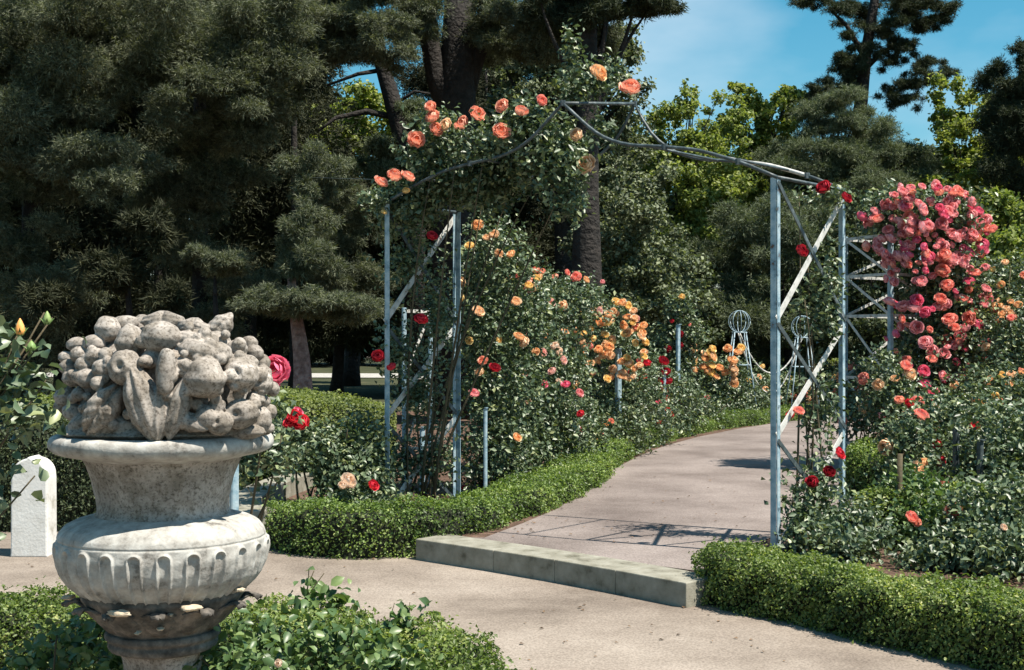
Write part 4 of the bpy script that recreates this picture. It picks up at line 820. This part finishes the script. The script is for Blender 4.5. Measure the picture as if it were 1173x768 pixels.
# ------------------------------------------------------------------ ball-topped iron stands and hanging chains
def stand(label, px, Y, ytop):
    b = gz(px, Y); r = thing('ball_topped_stand', label, 'plant support', b, 'ball-topped iron stands linked by chains')
    zb2 = P(px, ytop + 25, Y).z; top = P(px, ytop, Y).z; rad = (top - zb2) / 2
    for sx in (-1, 1):
        for sy in (-1, 1):
            MB().tube([b + Vector((sx * .26, sy * .26, 0)), Vector((b.x + sx * .09, b.y + sy * .09, zb2))], .010, 8).build('leg', M['metal'], r, b, smooth=True)
    rg = MB()
    for z, q in ((zb2, .12), ((b.z + zb2) / 2 + .2, .17)):
        rg.tube([(b.x + q * cos(a), b.y + q * sin(a), z) for a in np.linspace(0, 2 * pi, 17)], .009, 6)
    rg.build('ring', M['metal'], r, b, smooth=True)
    bl_ = MB(); c = Vector((b.x, b.y, zb2 + rad))
    for k in range(4):
        a = k * pi / 4; d = Vector((cos(a), sin(a), 0))
        bl_.tube([c + (d * cos(t) + Vector((0, 0, 1)) * sin(t)) * rad for t in np.linspace(0, 2 * pi, 25)], .006, 6)
    bl_.build('hoop_ball', M['metal'], r, b, smooth=True)
    return Vector((b.x, b.y, zb2))
sa = stand('iron stand topped by a hoop ball, behind the orange and yellow roses', 847, 21, 356)
sb_ = stand('iron stand topped by a hoop ball, seen between the right arch posts', 919, 21.5, 362)
for lab, dz, dy in (('upper white chain garland sagging between the two ball-topped stands', .62, 0), ('lower white chain garland sagging between the two ball-topped stands', .95, .12)):
    pts = []
    for t in np.linspace(0, 1, 25):
        q = sa.lerp(sb_, t); pts.append(q + Vector((0, dy, -dz * (1 - (2 * t - 1) ** 2))))
    c_ = MB().tube(pts, .013, 6).build('chain_garland', M['metal_white'], None, None, smooth=True)
    tag(c_, lab, 'chain', 'chain garlands between the stands')

# ------------------------------------------------------------------ trees
def tube_cloud(mb, a, b, r0, r1, bend=.1, n=8, k=8):
    a, b = Vector(a), Vector(b); L = (b - a).length
    m_ = (a + b) / 2 + Vector((random.uniform(-1, 1), random.uniform(-1, 1), random.uniform(-.2, .6))) * L * bend
    mb.tube(bez(a, m_, b, n), [r0 + (r1 - r0) * i / (n - 1) for i in range(n)], k)
def tree(label, base, tr, th, blobs, n, kind, lsize, bark='bark', name='tree', cat='tree', group=None, sub=7, thick=.45, subr=.33, lean=(0, 0), limbs=True, trunks=None, droop=-.1, width=None, kblades=6, lump=.25, fork=.35):
    """blobs in world metres: (centre, radii) big masses, each broken into smaller foliage clumps"""
    base = Vector(base); root = thing(name, label, cat, base, group)
    clumps = []
    for c, r in blobs:
        c = Vector(c)
        for i in range(int(sub * 2.4)):
            d = Vector((random.gauss(0, 1), random.gauss(0, 1), random.gauss(0, 1))).normalized(); f = random.uniform(.45, .95)
            q = random.uniform(.45, 1.1) * subr
            cc = c + Vector((d.x * r[0], d.y * r[1], d.z * r[2])) * f
            clumps.append((cc, (r[0] * q * random.uniform(.6, 1.4), r[1] * q, r[2] * q * random.uniform(.45, .95))))
    pt, D = sample_blobs(clumps, n, thick, lump)
    pt = pt + rng.normal(size=pt.shape) * np.mean([r[0] for _, r in clumps]) * .16
    keep = pt[:, 2] > .15; pt = pt[keep]; D = D[keep]
    if kind in ('cedar', 'cypress', 'pine', 'pine_dark'):
        up = np.array([0, 0, droop]); V, Fc, R = needles(pt - np.array(base), D + up + rng.normal(size=D.shape) * .35, lsize, width or lsize * .16, kblades)
    else:
        N = D * .4 + rng.normal(size=D.shape) * .6 + np.array([0, 0, .5]); V, Fc, R = leaves(pt - np.array(base), N, lsize, wr=.7, fold=.15)
    obj('crown', mk_mesh('crown', V, Fc, M[kind], R), root)
    tb = MB(); top = base + Vector((lean[0], lean[1], th))
    def onaxis(t): return base.lerp(top, t) + Vector((sin(t * 5) * tr * .5, 0, 0))
    if trunks is None:
        pts = [onaxis(t) for t in np.linspace(0, 1, 12)]
        tb.tube(pts, [tr * (1.35 if i == 0 else 1 - .8 * (i / 11) ** 1.2) for i in range(12)], 14)
    else:
        for tp in trunks: tb.tube([Vector(p) for p in tp[0]], tp[1], 14)
    if limbs:
        for cc, r in (clumps[::4] if trunks is None else clumps[::9]):
            zt_ = min(max((cc.z - base.z) * .75, th * fork), th * .95); s_ = onaxis(zt_ / th)
            if (cc - s_).length < 7.5: tube_cloud(tb, s_, cc, tr * .22, tr * .04, .12, 7, 6)
    tb.build('trunk', M[bark], root, base, smooth=True)
    return root
GT = 'park trees behind the rose garden'
def W(px, py, Y): return P(px, py, Y)
# big cedars, upper left: high overhanging canopies, black shade beneath
tree('broad dark cedar overhanging the left edge of the garden', gz(30, 19.5), .17, 11, [(W(25, 250, 19), (.8, .7, .9)), (W(60, 330, 19), (.9, .7, .6)), (W(10, 400, 19.2), (.8, .7, .8)), (W(70, 60, 19), (1.9, 1.6, 1.5)), (W(60, 160, 18.4), (1.3, 1.2, .8)), (W(150, 30, 18.5), (1.5, 1.5, 1.2)), (W(10, 100, 19), (1.2, 1.2, 1.4)), (W(120, 215, 18.2), (.45, .5, .3)), (W(90, -50, 21), (1.5, 1.2, .8))], 85500, 'cedar', .075, name='cedar_tree', cat='cedar', group=GT, limbs=False, sub=9)
tree('cedar with sunlit upper branches over the urn', gz(225, 22), .15, 12, [(W(230, 190, 21.5), (1.0, .8, .8)), (W(200, 260, 21.6), (.8, .7, .8)), (W(250, 330, 21.8), (.9, .7, .7)), (W(215, 390, 21.8), (1.0, .7, .7)), (W(240, 40, 20), (1.7, 1.6, 1.4)), (W(225, 110, 19.2), (.95, .8, .5)), (W(305, 45, 20), (1.1, 1.1, 1.3)), (W(260, 120, 20.5), (1.15, 1.1, .8)), (W(290, -50, 22), (1.5, 1.2, .8))], 85500, 'cedar', .075, name='cedar_tree', cat='cedar', group=GT, limbs=False, sub=9)
tree('cedar branches hanging low over the sky gap left of the twin trunks', gz(335, 25), .08, 12, [(W(400, 250, 24.5), (.9, .7, .7)), (W(390, 320, 24.5), (.9, .7, .6)), (W(400, 22, 21), (1.1, 1.2, .7)), (W(440, 45, 20.5), (.6, .7, .55)), (W(380, -30, 22.5), (1.2, 1.2, .7)), (W(318, 100, 21.5), (.35, .6, 1.0))], 48450, 'cedar', .075, name='cedar_tree', cat='cedar', group=GT, limbs=False, sub=8)
tree('juniper with a bare pinkish trunk behind the clipped hedge', gz(340, 17), .155, 2.5, [(W(335, 345, 16.7), (.6, .6, .18)), (W(400, 352, 16.6), (.55, .5, .16)), (W(355, 290, 17), (.4, .45, .35)), (W(300, 340, 16.6), (.25, .3, .15)), (W(350, 250, 17), (.38, .4, .3)), (W(362, 200, 17.3), (.4, .4, .4))], 19152, 'cedar', .07, bark='bark_pink', name='juniper_tree', cat='juniper', group=GT, sub=8, subr=.42, limbs=False)
tree('small juniper with tufted branches above the carved fruit', gz(250, 17.6), .09, 2.2, [(W(250, 300, 17.5), (.38, .4, .18)), (W(225, 290, 17.6), (.15, .3, .1))], 3779, 'cedar', .07, name='juniper_tree', cat='juniper', group=GT, sub=6, limbs=False)
tree('young cedar with dim lit tips left of the fruit heap', gz(150, 18.2), .1, 2.4, [(W(175, 260, 18), (.4, .4, .3)), (W(130, 310, 18), (.4, .4, .35)), (W(190, 340, 18), (.3, .3, .2)), (W(60, 345, 18), (.35, .4, .25))], 4200, 'cypress', .13, name='cedar_tree', cat='cedar', group=GT, sub=7, limbs=False)
# dark second row
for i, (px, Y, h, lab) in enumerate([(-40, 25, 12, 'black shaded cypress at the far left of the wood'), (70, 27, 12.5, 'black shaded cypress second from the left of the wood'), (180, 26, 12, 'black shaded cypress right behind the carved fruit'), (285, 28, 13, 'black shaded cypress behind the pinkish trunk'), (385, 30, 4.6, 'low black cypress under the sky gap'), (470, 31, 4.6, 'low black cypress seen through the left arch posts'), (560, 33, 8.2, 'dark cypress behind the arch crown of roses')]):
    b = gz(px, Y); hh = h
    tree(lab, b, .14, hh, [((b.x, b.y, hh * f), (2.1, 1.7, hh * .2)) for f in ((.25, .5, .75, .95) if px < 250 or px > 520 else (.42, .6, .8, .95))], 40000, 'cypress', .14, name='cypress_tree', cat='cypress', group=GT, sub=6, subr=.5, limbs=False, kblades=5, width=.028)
# trunks group centre
b = gz(520, 22)
tree('great pine with three dark trunks rising behind the salmon roses', b, .4, 11,
     [(W(430, 10, 21), (1.1, 1, .7)), (W(600, 20, 21), (1.2, 1.2, .55)), (W(650, 45, 20.5), (.8, .8, .4)), (W(520, -50, 23.5), (1.8, 1.2, .6)), (W(580, 60, 22.4), (.6, .7, .25))], 68400, 'cedar', .075, name='pine_tree', cat='pine', group=GT, limbs=False, sub=8,
     trunks=[([b, W(520, 200, 22), W(523, 110, 22), W(525, 50, 22), W(530, -60, 22)], [.38, .35, .32, .28, .25]), ([W(520, 150, 22), W(500, 90, 21.9), W(488, 20, 21.9), W(476, -60, 21.8)], [.2, .17, .16, .14]), ([W(525, 130, 22), W(545, 60, 22.1), W(568, 0, 22.1), W(590, -60, 22.1)], [.2, .18, .17, .15])])
b = gz(672, 19.5)
tree('single dark pine trunk rising through the arch peak', b, .3, 11, [(W(690, -30, 20), (1.2, 1.0, .4)), (W(745, 2, 19.2), (.5, .5, .13)), (W(700, 12, 19.2), (.25, .3, .16)), (W(640, 5, 19.5), (.7, .8, .4))], 25080, 'pine_dark', .09, name='pine_tree', cat='pine', group=GT, sub=6,
     trunks=[([b, W(672, 300, 19.5), W(672, 220, 19.5), W(673, 100, 19.5), W(672, 0, 19.5), W(668, -80, 19.5)], [.30, .22, .18, .16, .14, .12])])
b = gz(470, 26)
tree('leaning slender tree with bare dark limbs against the sky gap', b, .16, 6, [(W(470, 190, 26), (.9, .8, .4)), (W(430, 185, 26), (.9, .8, .45)), (W(480, 130, 26), (.5, .5, .35))], 13090, 'pine', .085, name='leaning_tree', cat='tree', group=GT, sub=6, limbs=False,
     trunks=[([b, W(475, 220, 26), W(462, 160, 26), W(448, 110, 26), W(436, 70, 26), W(430, 20, 26)], [.26, .22, .2, .17, .14, .1]), ([W(455, 135, 26), W(420, 128, 26), W(385, 135, 25.8), W(365, 150, 25.6)], [.07, .06, .04, .02]), ([W(440, 80, 26), W(410, 85, 26), W(375, 98, 26)], [.05, .04, .02]), ([W(462, 160, 26), W(480, 190, 26), W(490, 215, 26)], [.06, .05, .03]), ([W(452, 120, 26), W(475, 105, 26), W(495, 108, 26)], [.04, .03, .02])])
b = gz(400, 36)
tree('bright yellow-green tree lit beyond the sky gap on the left', b, .25, 5.5, [(W(390, 140, 36), (1.3, 1.2, 1.2)), (W(375, 190, 35.5), (.9, 1, .9)), (W(440, 160, 37), (1.2, 1.2, .9)), (W(470, 190, 37), (1.2, 1, .9))], 12000, 'lime', .14, name='deciduous_tree', cat='tree', group=GT)
b = gz(640, 28)
tree('grey-green tree filling the space behind the arch peak', b, .3, 8, [(W(610, 90, 28), (1.4, 1.2, .9)), (W(690, 110, 28), (1.0, 1, 1.3)), (W(600, 150, 28), (1.3, 1.2, .9)), (W(715, 160, 28.5), (.7, .8, .9)), (W(640, 50, 28), (1.3, 1.2, .7)), (W(700, 60, 28), (.7, .8, .6)), (W(620, 220, 28), (1.8, 1.2, 1.2))], 30000, 'sage', .10, name='deciduous_tree', cat='tree', group=GT, sub=8)
for px, Y, lab in ((730, 21, 'grey-leaved bush behind the apricot roses'), (700, 22, 'grey-leaved bush against the foot of the single pine trunk')):
    b = gz(px, Y); x0 = px
    tree(lab, b, .1, 2.4, [(W(x0, 260, Y), (.8, .8, .9)), (W(x0 + 25, 330, Y - .3), (.85, .8, .7)), (W(x0 - 20, 370, Y), (.8, .7, .7)), (W(x0 + 10, 215, Y + .5), (.5, .6, .6))], 17000, 'sage', .075, name='large_shrub', cat='shrub', group='large shrubs at the edge of the wood', sub=9, limbs=False)
b = gz(790, 30)
tree('sunlit yellow-green tree just right of the arch peak', b, .12, 5.2, [(W(770, 150, 30), (1.0, 1, .8)), (W(800, 200, 29.6), (1.3, 1.2, 1.1)), (W(830, 140, 30.5), (.8, .9, .7)), (W(760, 230, 29.6), (1.0, 1, .9)), (W(800, 280, 29), (.9, .9, .8)), (W(785, 112, 30), (.35, .4, .45)), (W(750, 280, 29), (.8, .8, .7)), (W(830, 250, 29.4), (.9, .8, .9)), (W(790, 320, 28.6), (.9, .8, .6)), (W(760, 180, 30), (.7, .7, .6))], 26000, 'lime_b', .10, name='deciduous_tree', cat='tree', group=GT, sub=9)
b = gz(870, 33)
tree('taller light green tree beside the dark-topped pine', b, .12, 6, [(W(860, 140, 33), (1.0, 1, .9)), (W(895, 130, 33), (.8, .9, .9)), (W(840, 180, 33), (.9, .9, .9)), (W(865, 220, 32.6), (1.1, 1, 1)), (W(850, 108, 33), (.4, .4, .35)), (W(905, 108, 33), (.35, .4, .3))], 19000, 'lime', .11, name='deciduous_tree', cat='tree', group=GT, sub=8)
b = gz(990, 32)
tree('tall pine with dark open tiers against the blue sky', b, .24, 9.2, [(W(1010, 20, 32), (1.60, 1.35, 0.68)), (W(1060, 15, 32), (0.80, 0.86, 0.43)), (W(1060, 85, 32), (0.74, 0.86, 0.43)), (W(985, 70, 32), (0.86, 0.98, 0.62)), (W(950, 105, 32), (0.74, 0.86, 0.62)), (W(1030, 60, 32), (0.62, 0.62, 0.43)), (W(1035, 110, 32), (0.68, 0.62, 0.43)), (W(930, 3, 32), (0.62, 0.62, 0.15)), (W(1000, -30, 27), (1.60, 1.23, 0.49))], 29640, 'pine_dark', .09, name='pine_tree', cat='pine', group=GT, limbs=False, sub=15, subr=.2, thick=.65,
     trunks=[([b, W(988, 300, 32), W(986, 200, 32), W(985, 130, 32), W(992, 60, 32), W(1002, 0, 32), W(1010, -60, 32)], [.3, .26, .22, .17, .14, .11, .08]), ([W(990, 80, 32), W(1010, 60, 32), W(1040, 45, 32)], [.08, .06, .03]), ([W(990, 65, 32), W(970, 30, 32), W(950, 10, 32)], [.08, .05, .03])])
b = gz(965, 30.5)
tree('dull grey-green pine spreading below the dark tiers', b, .2, 5.5, [(W(930, 180, 30.5), (1.22, 1.22, 0.85)), (W(1000, 170, 30.5), (1.22, 1.22, 0.73)), (W(960, 130, 30.5), (0.98, 0.98, 0.61)), (W(1035, 200, 30.5), (0.85, 0.98, 0.85)), (W(905, 215, 30.5), (0.61, 0.73, 0.73)), (W(980, 230, 29.4), (1.22, 1.10, 0.73))], 42840, 'pine', .085, name='pine_tree', cat='pine', group=GT, sub=9, subr=.36)
b = gz(1110, 30)
tree('light green feathery tree above the pink climbing rose', b, .12, 5, [(W(1090, 120, 30), (.6, .7, .7)), (W(1110, 170, 29.5), (1.0, 1, .7)), (W(1140, 200, 29), (.9, .9, .6)), (W(1100, 220, 29), (1.1, 1, .7)), (W(1130, 130, 30), (.7, .7, .5))], 17000, 'lime', .10, name='deciduous_tree', cat='tree', group=GT, sub=9)
b = gz(1165, 27)
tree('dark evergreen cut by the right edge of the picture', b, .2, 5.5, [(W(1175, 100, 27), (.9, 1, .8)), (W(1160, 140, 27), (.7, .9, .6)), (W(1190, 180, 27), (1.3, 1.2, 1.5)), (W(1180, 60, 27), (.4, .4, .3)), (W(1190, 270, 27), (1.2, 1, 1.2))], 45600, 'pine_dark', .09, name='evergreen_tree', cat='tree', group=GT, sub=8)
# shrubs closing the view at the right
SH = 'large shrubs at the edge of the wood'
for px, Y, pts, n, kind, lab in (
    (830, 27, [(830, 330, 1.5, 1.1), (800, 380, 1.3, .9), (860, 290, 1.0, .9)], 22000, 'pine', 'feathery dull conifer shrub behind the ball-topped stand'),
    (900, 26, [(890, 340, 1.4, 1.1), (920, 290, 1.2, .9), (880, 250, .9, .8), (930, 390, 1.3, .8)], 22000, 'pine', 'feathery dull conifer shrub between the right arch posts'),
    (1000, 24, [(990, 330, 1.3, 1.1), (1020, 280, 1.1, 1.0), (985, 390, 1.2, .8)], 18000, 'dull', 'dark leafy shrub behind the trellis tower'),
    (1090, 22, [(1100, 300, 1.2, 1.0), (1150, 260, .9, .8), (1130, 380, 1.2, .9)], 18000, 'lime_b', 'olive green shrub behind the pink climber'),
    (1160, 20, [(1165, 310, .8, .8), (1180, 380, .9, .9), (1150, 350, .6, .6)], 12000, 'lime_b', 'light olive shrub at the right edge above the orange roses'),
    (760, 25, [(760, 340, 1.0, 1.0), (740, 290, .8, .9), (775, 390, 1.0, .7)], 14000, 'dull', 'dark leafy shrub behind the crimson roses')):
    b = gz(px, Y)
    tree(lab, b, .1, 2.5, [(W(q[0], q[1], Y), (q[2], q[2] * .8, q[3])) for q in pts], n, kind, .10 if kind == 'pine' else .09, name='large_shrub', cat='shrub', group=SH, sub=9, limbs=False)
# far wood: copies of three trees, each an object with its own trunk and crown
def proto(label, kind, h, n, ls):
    return tree(label, (0, 0, 0), .35, h, [((0, 0, h * .35), (3.3, 3.0, h * .22)), ((.5, 0, h * .62), (3.0, 2.8, h * .2)), ((-.3, 0, h * .85), (2.2, 2.0, h * .15)), ((0, 0, h * .12), (3.2, 2.8, h * .12))], n, kind, ls, name='woodland_tree', cat='tree', group='trees of the distant wood', sub=9, subr=.42, limbs=False)
far = [(-75, 58, 0, 1.25, 'leftmost tall dark tree of the distant wood'), (30, 56, 0, 1.3, 'dark distant tree behind the left cedar'), (130, 58, 0, 1.25, 'dark distant tree above the white bollard'),
       (230, 56, 0, 1.3, 'dark distant tree straight above the urn'), (320, 58, 0, 1.2, 'dark distant tree behind the juniper'), (395, 62, 0, .56, 'short dark distant tree under the sky gap'), (470, 60, 0, .58, 'short dark distant tree behind the leaning trunk'),
       (560, 58, 0, .95, 'dark distant tree behind the three trunks'), (640, 56, 0, .92, 'dark distant tree behind the arch peak'), (720, 54, 1, .72, 'mid-green distant tree left of the sunlit ones'), (800, 52, 1, .66, 'mid-green distant tree behind the sunlit yellow-green one'),
       (880, 54, 1, .68, 'mid-green distant tree behind the dull pine'), (960, 52, 0, .66, 'dark distant tree behind the trellis posts'), (1040, 54, 1, .66, 'mid-green distant tree above the trellis tower'), (1120, 52, 1, .66, 'mid-green distant tree above the pink blooms'), (1200, 50, 0, .8, 'dark distant tree at the far right')]
pr = [proto('x', 'cypress', 14, 42000, .34), proto('y', 'dull', 14, 42000, .26)]
# denser dark blades for the distant conifers
used = [False, False]
for px, Y, k, s_, lab in far:
    if not used[k]: o = pr[k]; used[k] = True
    else:
        o = pr[k].copy(); C.objects.link(o)
        for ch in pr[k].children:
            c2 = ch.copy(); C.objects.link(c2); c2.parent = o
    o.location = gz(px, Y); o.rotation_euler = (0, 0, random.uniform(0, 6)); o.scale = (s_ if s_ > .8 else .9, s_ if s_ > .8 else .9, s_); o['label'] = lab
# thin overhead wire on the left
wr_ = MB().tube([W(340, 203, 20), W(432, 206, 10.2)], .0025, 5).build('overhead_wire', M['metal_dark'], None, None)
tag(wr_, 'thin wire stretched from the dark trees to the left arch post', 'wire')

# litter: small fallen petals and leaves along the path edges
def litter(name, label, n, m, boxes, size):
    pts = []
    for i in range(n):
        x0, x1, y0, y1, z = random.choice(boxes); u = random.random() ** 1.6 * random.choice((1, 1, 1, -1)); 
        pts.append(((x0 + x1) / 2 + (x1 - x0) / 2 * random.uniform(-1, 1), y0 + (y1 - y0) * random.random(), z))
    pts = np.array(pts); N = rng.normal(size=pts.shape) * .22 + np.array([0, 0, 1]); V, Fc, R = leaves(pts, N, size, wr=.7)
    V[:, 2] = np.maximum(V[:, 2], pts[:, 2].min()); o = obj(name, mk_mesh(name, V, Fc, m, R)); tag(o, label, 'litter', kind='stuff')
dead = leaf_mat('dry_leaf', [(0, (.08, .05, .03)), (1, (.22, .14, .08))], trans=.05)
litter('fallen_leaves', 'small dry leaves scattered over the sandy lower path', 80, dead, [(-1.6, 1.3, 6.2, 9.0, .012), (-3.5, -1.5, 8.6, 9.6, .008), (-.2, 1.6, 5.6, 7.4, .008)], .026)
litter('bed_litter', 'brown leaves and twigs lying on the soil of the rose beds', 2600, dead, [(-1.3, 0, 9.6, 11.5, UP + .012), (2.7, 4.5, 6.6, 9, UP + .012), (2.4, 4.5, 5.9, 7.5, UP + .012)], .035)
litter('path_petals', 'few pale petals and leaves fallen on the rose garden path', 90, dead, [(.3, 2.0, 9.2, 13, UP + .014), (.0, 1.4, 8.7, 10, UP + .014)], .026)
